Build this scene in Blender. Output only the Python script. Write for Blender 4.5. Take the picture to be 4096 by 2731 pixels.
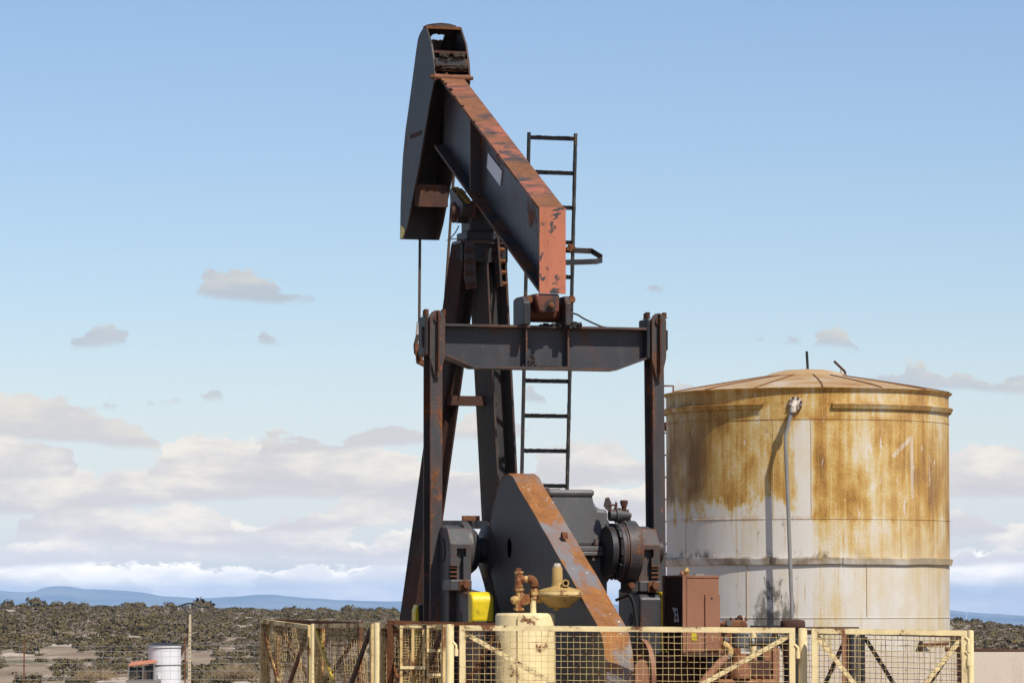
import bpy, bmesh, math, random
import numpy as np
from mathutils import Vector, Matrix
R = math.radians
random.seed(7)
rng = np.random.default_rng(11)
S = bpy.context.scene
for o in list(bpy.data.objects):
    bpy.data.objects.remove(o)

# ------------------------------------------------------------------ camera
F, HZ = 16060.0, 2395.0               # focal length and horizon row in pixels of the 4096 x 2731 photograph
EYE = 2.3
PITCH = math.atan((HZ - 1365.5) / F)
cam = bpy.data.objects.new('camera', bpy.data.cameras.new('camera'))
S.collection.objects.link(cam)
cam.location = (0, 0, EYE)
cam.rotation_euler = (math.pi / 2 + PITCH, 0, 0)
cam.data.sensor_width = 36.0
cam.data.lens = F / 4096 * 36.0
cam.data.clip_start = 0.5
cam.data.clip_end = 150000
S.camera = cam

# ------------------------------------------------------------------ sky, sun, exposure
SUN_AZ, SUN_EL = R(145), R(53)        # azimuth from +Y towards +X
world = bpy.data.worlds.new('World')
S.world = world
world.use_nodes = True
world.cycles.sampling_method = 'MANUAL'
world.cycles.sample_map_resolution = 512
sun = bpy.data.objects.new('sun', bpy.data.lights.new('sun', 'SUN'))
S.collection.objects.link(sun)
sdir = Vector((math.sin(SUN_AZ) * math.cos(SUN_EL), math.cos(SUN_AZ) * math.cos(SUN_EL), math.sin(SUN_EL)))
sun.rotation_euler = sdir.to_track_quat('Z', 'Y').to_euler()
sun.data.energy = 4.2
sun.data.angle = R(0.53)
sun.data.color = (1.0, 0.955, 0.88)
SKY_STRENGTH = 0.087
S.view_settings.view_transform = 'Standard'
S.view_settings.look = 'None'
S.view_settings.exposure = 0.45
S.view_settings.gamma = 1.0
S.view_settings.use_curve_mapping = False
S.render.engine = 'CYCLES'
S.cycles.max_bounces = 6
S.cycles.transparent_max_bounces = 8
S.cycles.volume_bounces = 0
S.cycles.use_denoising = True
S.render.filter_size = 1.2

# ------------------------------------------------------------------ node helpers
class NT:
    def __init__(self, tree):
        self.t = tree; self.n = tree.nodes; self.l = tree.links
    def new(self, kind, **kw):
        n = self.n.new(kind)
        for k, v in kw.items(): setattr(n, k, v)
        return n
    def put(self, sock, v):
        if v is None: return
        if hasattr(v, 'is_output'): self.l.new(v, sock)
        elif isinstance(v, (tuple, list)) and sock.type == 'RGBA' and len(v) == 3: sock.default_value = (*v, 1)
        else: sock.default_value = v
    def m(self, op, a, b=None, c=None, clamp=False):
        n = self.new('ShaderNodeMath', operation=op, use_clamp=clamp)
        for i, x in enumerate((a, b, c)):
            if x is not None: self.put(n.inputs[i], x)
        return n.outputs[0]
    def add(self, a, b): return self.m('ADD', a, b)
    def sub(self, a, b): return self.m('SUBTRACT', a, b)
    def mul(self, a, b): return self.m('MULTIPLY', a, b)
    def vm(self, op, a, b=None, scale=None):
        n = self.new('ShaderNodeVectorMath', operation=op)
        self.put(n.inputs[0], a)
        if b is not None: self.put(n.inputs[1], b)
        if scale is not None: self.put(n.inputs['Scale'], scale)
        return n.outputs[1] if op in ('DOT_PRODUCT', 'LENGTH', 'DISTANCE') else n.outputs[0]
    def smooth(self, x, a, b, lo=0.0, hi=1.0):
        n = self.new('ShaderNodeMapRange', interpolation_type='SMOOTHSTEP')
        self.put(n.inputs[0], x)
        for i, q in zip((1, 2, 3, 4), (a, b, lo, hi)): self.put(n.inputs[i], q)
        return n.outputs[0]
    def lin(self, x, a, b, lo=0.0, hi=1.0):
        n = self.new('ShaderNodeMapRange')
        self.put(n.inputs[0], x)
        for i, q in zip((1, 2, 3, 4), (a, b, lo, hi)): self.put(n.inputs[i], q)
        return n.outputs[0]
    def noise(self, vec, scale, detail=5, rough=0.55, dist=0.0, stretch=None, off=None):
        if stretch or off:
            mp = self.new('ShaderNodeMapping')
            self.put(mp.inputs['Vector'], vec)
            mp.inputs['Scale'].default_value = stretch or (1, 1, 1)
            mp.inputs['Location'].default_value = off or (0, 0, 0)
            vec = mp.outputs[0]
        n = self.new('ShaderNodeTexNoise')
        self.put(n.inputs['Vector'], vec)
        n.inputs['Scale'].default_value = scale
        n.inputs['Detail'].default_value = detail
        n.inputs['Roughness'].default_value = rough
        n.inputs['Distortion'].default_value = dist
        return n.outputs[0]
    def mix(self, f, a, b):
        n = self.new('ShaderNodeMix', data_type='RGBA')
        self.put(n.inputs[0], f); self.put(n.inputs[6], a); self.put(n.inputs[7], b)
        return n.outputs[2]
    def xyz(self, v):
        n = self.new('ShaderNodeSeparateXYZ'); self.put(n.inputs[0], v); return n.outputs
    def comb(self, x, y, z):
        n = self.new('ShaderNodeCombineXYZ')
        for i, q in enumerate((x, y, z)): self.put(n.inputs[i], q)
        return n.outputs[0]

# ------------------------------------------------------------------ world: Nishita sky with banks of fair-weather cloud along the horizon
w = NT(world.node_tree)
w.n.clear()
sky = w.new('ShaderNodeTexSky', sky_type='NISHITA', sun_disc=False)
sky.sun_elevation = SUN_EL; sky.sun_rotation = SUN_AZ
sky.altitude = 900; sky.air_density = 1.0; sky.dust_density = 0.6; sky.ozone_density = 2.2
bg = w.new('ShaderNodeBackground'); bg.inputs[1].default_value = SKY_STRENGTH
wo = w.new('ShaderNodeOutputWorld')
w.l.new(bg.outputs[0], wo.inputs[0])
dirv = w.new('ShaderNodeTexCoord').outputs['Generated']
dx, dy, dz = w.xyz(w.vm('NORMALIZE', dirv))
az = w.sub(w.mul(w.m('ARCTAN2', dx, dy), 57.2958), 1.25)
el = w.mul(w.m('ARCSINE', dz), 57.2958)
CL = 1.0 / SKY_STRENGTH
shade = tuple(c * CL for c in (0.492, 0.478, 0.487))
light = tuple(c * CL for c in (0.685, 0.635, 0.565))
skyc = w.new('ShaderNodeHueSaturation'); w.l.new(sky.outputs[0], skyc.inputs['Color'])
skyc.inputs['Saturation'].default_value = 1.06
wb_ = w.new('ShaderNodeMix', data_type='RGBA', blend_type='MULTIPLY'); wb_.inputs[0].default_value = 1.0   # white balance
w.l.new(skyc.outputs[0], wb_.inputs[6]); wb_.inputs[7].default_value = (0.995, 0.962, 1.005, 1)
scol = w.mix(w.smooth(el, 4.5, 0.8, 0.0, 0.6), wb_.outputs[2], tuple(c * CL for c in (0.555, 0.592, 0.645)))   # pale veil of haze low in the sky
# cumulus seen from the side: rows of flat-based, dome-topped clouds, each nearer row standing higher
wA = w.sub(w.noise(w.comb(w.mul(az, 0.9), w.mul(el, 1.6), 2.0), 1.0, 6, 0.62), 0.5)
wB = w.sub(w.noise(w.comb(w.mul(az, 1.7), w.mul(el, 3.0), 7.0), 1.0, 8, 0.68), 0.5)
wC = w.sub(w.noise(w.comb(w.mul(az, 0.75), w.mul(el, 2.4), 11.0), 1.0, 6, 0.6), 0.5)
azw = w.add(az, w.mul(wA, 1.3))
elw = w.add(el, w.add(w.mul(wB, 0.68), w.mul(wA, 0.12)))
elb = w.add(el, w.mul(wB, 0.16))
#        base   height freq  thr   soft  opacity  brightness
rows_ = ((-0.40, 1.00, 0.80, -0.10, 0.20, 0.97, 1.62),
         (0.12, 0.40, 0.70, 0.36, 0.20, 0.95, 1.44),
         (0.42, 0.42, 0.75, 0.30, 0.22, 0.95, 1.24),
         (0.72, 0.46, 0.62, 0.31, 0.22, 0.95, 1.16),
         (1.02, 0.50, 0.66, 0.32, 0.22, 0.94, 1.10),
         (1.32, 0.58, 0.52, 0.35, 0.22, 0.93, 1.06),
         (1.62, 0.68, 0.50, 0.38, 0.22, 0.92, 1.04),
         (2.20, 0.60, 0.52, 0.455, 0.20, 0.88, 1.00),
         (2.85, 0.40, 0.75, 0.515, 0.16, 0.70, 0.90),
         (3.55, 0.38, 0.70, 0.53, 0.16, 0.70, 0.86),
         (4.35, 0.44, 0.62, 0.54, 0.16, 0.74, 0.84))
for k_, (be, hg, fq, th_, so_, op, br_) in enumerate(rows_):
    hn = w.noise(w.comb(w.mul(azw, fq), 13.7 * k_ + 0.5, 3.3), 1.0, 2, 0.5)
    wob = w.mul(w.m('SINE', w.add(w.mul(az, 0.38 + 0.05 * k_), 2.1 * k_)), 0.13)
    b_ = w.add(wob, be)
    hh = w.mul(w.smooth(hn, th_, th_ + so_), hg)
    f_ = w.m('DIVIDE', w.sub(elw, b_), hg)
    top_ = w.smooth(w.sub(w.add(b_, hh), elw), 0.0, 0.075)
    bot_ = w.smooth(w.sub(elb, b_), -0.06, 0.05)
    al = w.mul(w.mul(top_, bot_), w.mul(w.smooth(hh, 0.02, 0.12), op))
    li = w.smooth(w.add(w.mul(f_, 0.75), w.mul(wC, 3.0)), -0.05, 0.95)
    cc_ = w.mix(li, tuple(c * br_ for c in (shade if be < 2.5 else (0.44 * CL, 0.455 * CL, 0.50 * CL))), tuple(c * (br_ if be < 2 else 0.92 if be < 2.5 else 0.76) for c in light))
    scol = w.mix(al, scol, cc_)
w.l.new(scol, bg.inputs[0])

# ------------------------------------------------------------------ pixel -> place helpers (pixels of the 4096-wide photograph, at a given real depth)
cp, sp_ = math.cos(PITCH), math.sin(PITCH)
def ray(u, v):
    x, y = u - 2048.0, 1365.5 - v
    Y = F * cp - y * sp_
    return x / Y, (F * sp_ + y * cp) / Y
def at(u, v, Y):
    a, b = ray(u, v)
    return Vector((a * Y, Y, EYE + b * Y))
def zat(v, Y): return at(2048, v, Y).z
def xat(u, Y, v=2395): return at(u, v, Y).x
PSI = R(17); cs, sn = math.cos(PSI), math.sin(PSI)
X0, Y0 = 0.349, 35.0                  # foot of the tail end of the walking beam: origin of the pump's own frame (q right, t away, z up)
def L(u, v, q=None, t=None):
    a, b = ray(u, v)
    if q is not None: Y = (q + X0 * cs + Y0 * sn) / (a * cs + sn)
    else: Y = (t - X0 * sn + Y0 * cs) / (-a * sn + cs)
    X = a * Y
    return Vector(((X - X0) * cs + (Y - Y0) * sn, -(X - X0) * sn + (Y - Y0) * cs, EYE + b * Y))

# ------------------------------------------------------------------ mesh helpers
col = S.collection
def tag(o, label=None, cat=None, group=None, kind=None):
    if label: o['label'] = label
    if cat: o['category'] = cat
    if group: o['group'] = group
    if kind: o['kind'] = kind
    return o
def thing(name, label, cat, loc=(0, 0, 0), rz=0.0, group=None):
    o = bpy.data.objects.new(name, None); col.objects.link(o)
    o.location = loc; o.rotation_euler = (0, 0, rz); o.empty_display_size = 0.2
    o['_inv'] = 0
    INV[o.name] = (Matrix.Translation(loc) @ Matrix.Rotation(rz, 4, 'Z')).inverted()
    del o['_inv']
    return tag(o, label, cat, group)
INV = {}
def root_of(o):
    while o.parent: o = o.parent
    return o
class MB:
    def __init__(s): s.v = []; s.f = []; s.uv = None
    def add(s, vs, fs):
        b = len(s.v); s.v += [tuple(p) for p in vs]; s.f += [tuple(b + i for i in f) for f in fs]; return s
    def hexa(s, p):
        return s.add(p, [(3, 2, 1, 0), (4, 5, 6, 7), (0, 1, 5, 4), (1, 2, 6, 5), (2, 3, 7, 6), (3, 0, 4, 7)])
    def box(s, x0, x1, y0, y1, z0, z1):
        return s.hexa([(x0, y0, z0), (x1, y0, z0), (x1, y1, z0), (x0, y1, z0), (x0, y0, z1), (x1, y0, z1), (x1, y1, z1), (x0, y1, z1)])
    def beam(s, p0, p1, w, h, up=(0, 0, 1), offw=0.0, offh=0.0):
        p0, p1 = Vector(p0), Vector(p1); d = (p1 - p0).normalized(); up = Vector(up)
        sd = d.cross(up)
        if sd.length < 1e-6: sd = d.cross(Vector((1, 0, 0)))
        sd.normalize(); u2 = sd.cross(d)
        c = sd * offw + u2 * offh
        q = [c - sd * w / 2 - u2 * h / 2, c + sd * w / 2 - u2 * h / 2, c + sd * w / 2 + u2 * h / 2, c - sd * w / 2 + u2 * h / 2]
        return s.hexa([p0 + k for k in q] + [p1 + k for k in q])
    def prism(s, poly, ext):
        n = len(poly); ext = Vector(ext); poly = [Vector(p) for p in poly]
        nrm = Vector((0, 0, 0))
        for i in range(n): nrm += poly[i].cross(poly[(i + 1) % n])
        if nrm.dot(ext) > 0: poly = poly[::-1]
        return s.add(poly + [p + ext for p in poly], [tuple(range(n)), tuple(range(2 * n - 1, n - 1, -1))] + [(i, i + n, (i + 1) % n + n, (i + 1) % n) for i in range(n)])
    def tube(s, pts, r, n=8, cap=True, jit=0.0):
        pts = [Vector(p) for p in pts]; m = len(pts)
        rs = r if isinstance(r, (list, tuple)) else [r] * m
        b = len(s.v); prev = None
        for i, p in enumerate(pts):
            d = (pts[min(i + 1, m - 1)] - pts[max(i - 1, 0)])
            d = d.normalized() if d.length > 1e-9 else Vector((0, 0, 1))
            if prev is None:
                a = d.cross(Vector((0, 0, 1)))
                if a.length < 1e-3: a = d.cross(Vector((1, 0, 0)))
            else: a = prev - d * prev.dot(d)
            a.normalize(); prev = a; c = d.cross(a)
            for k in range(n):
                th = 2 * math.pi * k / n
                rr = rs[i] * (1 + (random.uniform(-jit, jit) if jit else 0))
                s.v.append(tuple(p + (a * math.cos(th) + c * math.sin(th)) * rr))
        for i in range(m - 1):
            for k in range(n):
                s.f.append((b + i * n + k, b + i * n + (k + 1) % n, b + (i + 1) * n + (k + 1) % n, b + (i + 1) * n + k))
        if cap:
            s.f.append(tuple(b + k for k in range(n - 1, -1, -1))); s.f.append(tuple(b + (m - 1) * n + k for k in range(n)))
        return s
    def lathe(s, prof, o, axis=(0, 0, 1), n=32):
        o = Vector(o); ax = Vector(axis).normalized()
        a = ax.cross(Vector((0, 0, 1)))
        if a.length < 1e-3: a = Vector((1, 0, 0))
        a.normalize(); c = ax.cross(a); b = len(s.v); m = len(prof)
        for r, h in prof:
            for k in range(n):
                th = 2 * math.pi * k / n
                s.v.append(tuple(o + ax * h + (a * math.cos(th) + c * math.sin(th)) * max(r, 1e-4)))
        for i in range(m - 1):
            for k in range(n):
                s.f.append((b + i * n + k, b + i * n + (k + 1) % n, b + (i + 1) * n + (k + 1) % n, b + (i + 1) * n + k))
        s.f.append(tuple(b + k for k in range(n - 1, -1, -1))); s.f.append(tuple(b + (m - 1) * n + k for k in range(n)))
        return s
    def bolt(s, p, d, r=0.022, h=0.03):
        d = Vector(d).normalized(); p = Vector(p)
        s.lathe([(r * 1.25, -0.002), (r * 1.25, 0.006)], p, d, 10)
        return s.lathe([(r, 0.006), (r, h)], p, d, 6)
    def hbeam(s, p0, p1, w, h, tf, tw, up):
        """H section: web along 'up', flanges at +-h/2 across"""
        s.beam(p0, p1, w, tf, up, 0, h / 2 - tf / 2); s.beam(p0, p1, w, tf, up, 0, -h / 2 + tf / 2)
        return s.beam(p0, p1, tw, h - 2 * tf, up)
    def blob(s, c, rx, ry, rz, seed=0, rough=0.35, n=7):
        rr = random.Random(seed); c = Vector(c); b = len(s.v); m = n + 3
        for i in range(1, n):
            th = math.pi * i / n
            for k in range(m):
                ph = 2 * math.pi * k / m; q = 1 + rr.uniform(-rough, rough)
                s.v.append((c.x + rx * q * math.sin(th) * math.cos(ph), c.y + ry * q * math.sin(th) * math.sin(ph), c.z + rz * q * math.cos(th)))
        for i in range(n - 2):
            for k in range(m):
                s.f.append((b + i * m + k, b + (i + 1) * m + k, b + (i + 1) * m + (k + 1) % m, b + i * m + (k + 1) % m))
        s.f.append(tuple(b + k for k in range(m))); s.f.append(tuple(b + (n - 2) * m + k for k in range(m - 1, -1, -1)))
        return s
    def build(s, name, mat, parent=None, smooth=None, bevel=None, local=False, label=None, kind=None, uv=None, loc=None):
        me = bpy.data.meshes.new(name)
        vs = np.array(s.v, dtype=np.float64)
        if parent is not None and not local:
            M = np.array(INV[root_of(parent).name]); vs = vs @ M[:3, :3].T + M[:3, 3]
        if loc is not None: vs = vs - np.array(loc)
        me.from_pydata(vs.tolist(), [], s.f)
        if smooth is not None:
            me.shade_smooth(); me.set_sharp_from_angle(angle=R(smooth))
        if uv is not None:
            lay = me.uv_layers.new(name='UVMap')
            li = np.zeros(len(me.loops), dtype=np.int32); me.loops.foreach_get('vertex_index', li)
            lay.data.foreach_set('uv', np.array(uv, dtype=np.float32)[li].ravel())
        me.materials.append(mat)
        o = bpy.data.objects.new(name, me); col.objects.link(o)
        if loc is not None: o.location = loc
        if parent is not None: o.parent = parent
        if bevel:
            b = o.modifiers.new('bevel', 'BEVEL'); b.width = bevel; b.segments = 2; b.limit_method = 'ANGLE'; b.angle_limit = R(30)
        if label: o['label'] = label
        if kind: o['kind'] = kind
        return o

# ------------------------------------------------------------------ materials
def mat_new(name):
    m = bpy.data.materials.new(name); m.use_nodes = True
    t = NT(m.node_tree); t.n.clear()
    b = t.new('ShaderNodeBsdfPrincipled'); o = t.new('ShaderNodeOutputMaterial')
    t.l.new(b.outputs[0], o.inputs[0])
    return m, t, b
def finish(t, b, color, rough, bump=None, dist=0.01, metal=0.0, spec=0.4):
    t.put(b.inputs['Base Color'], color); t.put(b.inputs['Roughness'], rough)
    b.inputs['Metallic'].default_value = metal
    b.inputs['Specular IOR Level'].default_value = spec
    if bump is not None:
        n = t.new('ShaderNodeBump'); n.inputs['Distance'].default_value = dist; n.inputs['Strength'].default_value = 0.6
        t.put(n.inputs['Height'], bump); t.l.new(n.outputs[0], b.inputs['Normal'])
def plain(name, c, rough=0.7, var=0.25, scale=6.0, bump=0.004, spec=0.3, stretch=None):
    m, t, b = mat_new(name)
    P = t.new('ShaderNodeTexCoord').outputs['Object']
    n = t.noise(P, scale, 6, 0.6, 0, stretch)
    n2 = t.noise(P, scale * 7, 4, 0.6)
    f = t.add(t.mul(n, 0.7), t.mul(n2, 0.3))
    colr = t.mix(f, tuple(x * (1 - var) for x in c), tuple(min(1, x * (1 + var)) for x in c))
    finish(t, b, colr, rough, t.add(n, n2), bump, 0, spec)
    return m
def weathered(name, paint, rust=(0.20, 0.075, 0.025), rust2=(0.085, 0.032, 0.016), amt=0.3, scale=3.0, under=None, under_amt=0.0,
              rough=0.5, edge=0.5, stretch=(1, 1, 1), sharp=0.03, spots=None, dust=0.25, spec=0.28, sc2=1.0, off=(0, 0, 0), bev=0.018):
    """paint coat, bare primer patches, rust patches and rusted edges"""
    m, t, b = mat_new(name)
    P = t.new('ShaderNodeTexCoord').outputs['Object']
    n1 = t.noise(P, scale, 9, 0.62, 0.4, stretch, off)
    n2 = t.noise(P, scale * 2.3, 9, 0.65, 0.6, stretch, (3.3 + off[0], 1.7, 0.4))
    nf = t.noise(P, 46, 5, 0.65)
    nb = t.noise(P, scale * 0.45 * sc2, 3, 0.5, 0, None, (7.1, 2.2, off[0]))
    pc = t.mix(t.add(t.mul(nb, 0.7), t.mul(nf, 0.3)), tuple(x * 0.66 for x in paint), tuple(min(1, x * 1.36) for x in paint))
    run = t.smooth(t.noise(P, 7, 5, 0.6, 0.2, (1, 1, 0.12), (2, 9, off[0])), 0.52, 0.72, 0, 0.35)   # grime running down
    pc = t.mix(run, pc, tuple(x * 0.62 for x in paint))
    if dust:   # a dusting of dry dirt on the paint
        dn = t.smooth(t.noise(P, 9, 6, 0.6, 0, (1, 1, 0.3)), 0.5, 0.75, 0, dust)
        pc = t.mix(dn, pc, tuple(x * 0.6 + 0.09 * y for x, y in zip(paint, (1.0, 0.86, 0.7))))
    e = 0.0
    if edge:
        bv = t.new('ShaderNodeBevel', samples=4); bv.inputs['Radius'].default_value = bev
        ge = t.new('ShaderNodeNewGeometry')
        dt = t.vm('DOT_PRODUCT', bv.outputs[0], ge.outputs['Normal'])
        e = t.mul(t.smooth(t.m('SUBTRACT', 1.0, dt), 0.015, 0.2), edge)
    if under is not None:
        mu = t.smooth(t.add(t.add(n2, t.mul(t.sub(nf, 0.5), 0.12)), t.mul(e, 0.10) if edge else 0.0), 0.78 - under_amt * 0.5 - sharp, 0.78 - under_amt * 0.5 + sharp)
        uc = t.mix(nf, tuple(x * 0.7 for x in under), tuple(min(1, x * 1.25) for x in under))
        pc = t.mix(mu, pc, uc)
    f = t.add(t.add(n1, t.mul(t.sub(nf, 0.5), 0.22)), t.mul(e, 0.26) if edge else 0.0)
    th = 0.80 - amt * 0.6
    mr = t.smooth(f, th - sharp * 1.5, th + sharp * 1.5)
    rc = t.mix(t.smooth(t.add(t.mul(n2, 0.55), t.mul(nf, 0.45)), 0.36, 0.66), rust2, rust)
    halo = t.smooth(f, th - 0.17, th, 0, 0.42)
    c = t.mix(mr, t.mix(halo, pc, tuple((a_ + b_) / 2 * 0.5 + c_ * 0.5 for a_, b_, c_ in zip(rust, rust2, paint))), rc)
    if spots:  # lichen and bird-lime specks
        vs = t.noise(P, 26, 3, 0.5, 0.8, None, (1, 5, 2))
        vl = t.noise(P, 3.1, 2, 0.5, 0, None, (8, 1, 2))
        ms = t.mul(t.smooth(vs, 0.68, 0.72), t.smooth(vl, 0.48, 0.6))
        c = t.mix(ms, c, spots)
    rr = t.mix(mr, (rough,) * 3, (0.9,) * 3)
    finish(t, b, c, rr, t.add(t.mul(nb, 2.2), t.add(t.mul(mr, 0.5), t.add(t.mul(nf, 0.6), t.mul(n1, 0.4)))), 0.006, 0, spec)
    return m

CHAR = (0.042, 0.039, 0.041)
PINK = (0.34, 0.115, 0.062)
RUST = (0.21, 0.072, 0.022)
M_char = weathered('charcoal_paint', CHAR, amt=0.25, scale=1.6, under=PINK, under_amt=0.14, rough=0.42, edge=0.7, dust=0.35)
M_char_dark = weathered('charcoal_paint_oily', (0.022, 0.022, 0.024), amt=0.26, scale=2.2, rough=0.5, edge=0.7, dust=0.3, rust=(0.11, 0.045, 0.02), rust2=(0.05, 0.025, 0.014))
M_cast = weathered('charcoal_paint_casting', (0.10, 0.097, 0.096), amt=0.13, scale=2.8, under=PINK, under_amt=0.14, rough=0.45, edge=0.8, dust=0.6)
M_crank = weathered('charcoal_paint_crank', (0.056, 0.055, 0.056), amt=0.18, scale=2.8, under=PINK, under_amt=0.18, rough=0.45, edge=0.9, dust=0.6, spots=(0.35, 0.33, 0.3))
M_drum = weathered('charcoal_paint_drum', (0.045, 0.044, 0.045), amt=0.30, scale=3.5, under=PINK, under_amt=0.22, rough=0.5, edge=0.7)
M_pitman = weathered('charcoal_paint_rusted', (0.050, 0.048, 0.048), amt=0.36, scale=3.2, under=(0.28, 0.08, 0.04), under_amt=0.28, rough=0.5, edge=0.9, stretch=(1.4, 1.4, 0.7))
M_head = weathered('charcoal_paint_head', (0.033, 0.028, 0.027), amt=0.22, scale=2.0, rough=0.5, edge=0.8, dust=0.2, rust=(0.12, 0.04, 0.02), rust2=(0.05, 0.025, 0.018), stretch=(1, 1, 0.5))
M_beamtop = weathered('worn_beam_top', (0.052, 0.044, 0.042), amt=0.46, scale=2.4, under=(0.32, 0.105, 0.058), under_amt=0.58, rough=0.55, edge=0.3, stretch=(0.75, 1.25, 1.0), sharp=0.075, rust=(0.20, 0.085, 0.035), rust2=(0.13, 0.055, 0.026))
M_beamlow = weathered('worn_beam_underside', (0.03, 0.028, 0.029), amt=0.42, scale=1.8, under=(0.22, 0.07, 0.05), under_amt=0.24, rough=0.6, edge=0.6)
M_pink = weathered('red_primer_end', (0.40, 0.135, 0.075), amt=0.22, scale=4.0, under=(0.042, 0.042, 0.046), under_amt=0.37, rough=0.6, edge=0.0, sharp=0.012, dust=0.0, rust=(0.33, 0.11, 0.03), rust2=(0.24, 0.08, 0.03))
M_equal = weathered('equalizer_paint', (0.046, 0.046, 0.050), amt=0.22, scale=2.4, under=PINK, under_amt=0.10, rough=0.4, edge=0.8, dust=0.3, spots=(0.22, 0.12, 0.02))
M_guard = weathered('guard_sheet_paint', (0.037, 0.033, 0.034), amt=0.17, scale=1.1, rough=0.5, edge=0.4, stretch=(1, 1, 0.35), dust=0.2, rust=(0.15, 0.06, 0.025))
M_guardrim = weathered('guard_rim_rust', (0.16, 0.155, 0.16), amt=0.50, scale=2.1, rough=0.6, edge=0.25, rust=(0.30, 0.125, 0.035), rust2=(0.17, 0.065, 0.022), stretch=(1.2, 0.8, 0.8), dust=0.2, spots=(0.6, 0.58, 0.54))
M_ladder = weathered('tarred_ladder', (0.016, 0.014, 0.013), amt=0.33, scale=9, rough=0.38, edge=0.0, rust=(0.09, 0.06, 0.03), rust2=(0.05, 0.035, 0.02), spots=(0.20, 0.13, 0.04), spec=0.5)
M_rust = weathered('rusty_steel', (0.13, 0.055, 0.028), amt=0.55, scale=5, rough=0.85, edge=0.3, dust=0.2)
M_rust_dark = weathered('dark_rusty_steel', (0.055, 0.026, 0.018), amt=0.35, scale=4, rough=0.85, edge=0.4, rust=(0.12, 0.05, 0.022), dust=0.2)
M_cream = weathered('cream_paint', (0.75, 0.595, 0.315), amt=0.30, scale=6, rough=0.5, edge=0.3, sharp=0.02, rust=(0.22, 0.09, 0.035), rust2=(0.11, 0.045, 0.025), dust=0.15, bev=0.010)
M_cream_rust = weathered('cream_paint_rusted', (0.66, 0.49, 0.21), amt=0.38, scale=5, rough=0.55, edge=0.4, sharp=0.03, rust=(0.30, 0.12, 0.035), rust2=(0.13, 0.05, 0.022), dust=0.2, bev=0.010)
M_wire = weathered('cream_wire', (0.58, 0.43, 0.19), amt=0.36, scale=9, rough=0.6, edge=0, rust=(0.26, 0.10, 0.03), rust2=(0.10, 0.042, 0.02), dust=0)
M_wire_dark = weathered('weathered_wire', (0.56, 0.40, 0.18), amt=0.36, scale=5, rough=0.7, edge=0, rust=(0.20, 0.085, 0.03), rust2=(0.05, 0.028, 0.016), dust=0)
M_wire_rust = weathered('rusty_wire', (0.10, 0.055, 0.03), amt=0.5, scale=6, rough=0.8, edge=0, rust=(0.16, 0.075, 0.03), rust2=(0.04, 0.024, 0.014), dust=0)
M_yellow = weathered('yellow_paint', (0.68, 0.50, 0.018), amt=0.20, scale=7, rough=0.38, edge=0.45, sharp=0.015, rust=(0.07, 0.05, 0.02), rust2=(0.03, 0.022, 0.015), dust=0.15)
M_ochre = weathered('ochre_regulator_paint', (0.40, 0.255, 0.085), amt=0.22, scale=9, rough=0.55, edge=0.35, sharp=0.02, dust=0.3, rust=(0.2, 0.09, 0.035))
M_fitting = weathered('rusty_pipe_fitting', (0.56, 0.38, 0.14), amt=0.47, scale=9, rough=0.6, edge=0.3, rust=(0.30, 0.105, 0.035), rust2=(0.13, 0.045, 0.022), dust=0.1)
M_brown = weathered('brown_oxide_paint', (0.25, 0.112, 0.062), amt=0.16, scale=4, rough=0.6, edge=0.5, rust=(0.20, 0.075, 0.03), rust2=(0.09, 0.035, 0.02), dust=0.35, sharp=0.02)
M_grille = plain('dark_grille', (0.085, 0.038, 0.024), 0.7, 0.4, 20)
M_engine = weathered('oxide_engine_paint', (0.24, 0.10, 0.05), amt=0.4, scale=4, rough=0.65, edge=0.5, rust=(0.25, 0.095, 0.03), rust2=(0.07, 0.03, 0.02), dust=0.4)
M_grey = weathered('grey_casting', (0.10, 0.098, 0.095), amt=0.12, scale=5, rough=0.55, edge=0.4, dust=0.4)
M_rubber = plain('black_rubber', (0.018, 0.018, 0.018), 0.6, 0.3, 20)
M_redcast = weathered('dark_red_casting', (0.13, 0.042, 0.026), amt=0.34, scale=4, under=(0.03, 0.028, 0.03), under_amt=0.42, rough=0.6, edge=0.4, rust=(0.17, 0.06, 0.03), rust2=(0.06, 0.026, 0.018))
M_galv = weathered('galvanised_pipe', (0.215, 0.20, 0.18), amt=0.12, scale=8, rough=0.5, edge=0.0, rust=(0.24, 0.15, 0.08), rust2=(0.18, 0.14, 0.1), dust=0.2, spec=0.5)
M_flange = weathered('white_flange_paint', (0.48, 0.44, 0.37), amt=0.30, scale=12, rough=0.6, edge=0.5, rust=(0.36, 0.19, 0.07), rust2=(0.25, 0.13, 0.05), dust=0.1)
M_plate = plain('grey_name_plate', (0.66, 0.66, 0.70), 0.45, 0.08, 2, 0.0)
M_mud = plain('oily_mud', (0.045, 0.032, 0.021), 0.8, 0.6, 22, 0.02)
M_tar = plain('tarry_grease', (0.02, 0.018, 0.016), 0.35, 0.5, 25, 0.02, 0.5)
M_cable = plain('rusty_wire_rope', (0.085, 0.052, 0.033), 0.75, 0.5, 60, 0.004)
M_lichen = plain('ochre_lichen', (0.24, 0.135, 0.03), 0.95, 0.5, 40, 0.01)
M_black = plain('black_steel', (0.02, 0.019, 0.019), 0.55, 0.4, 9)
M_white = plain('white_label', (0.62, 0.60, 0.57), 0.6, 0.1, 8)
HAZE_D = 3.0e-5
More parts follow.
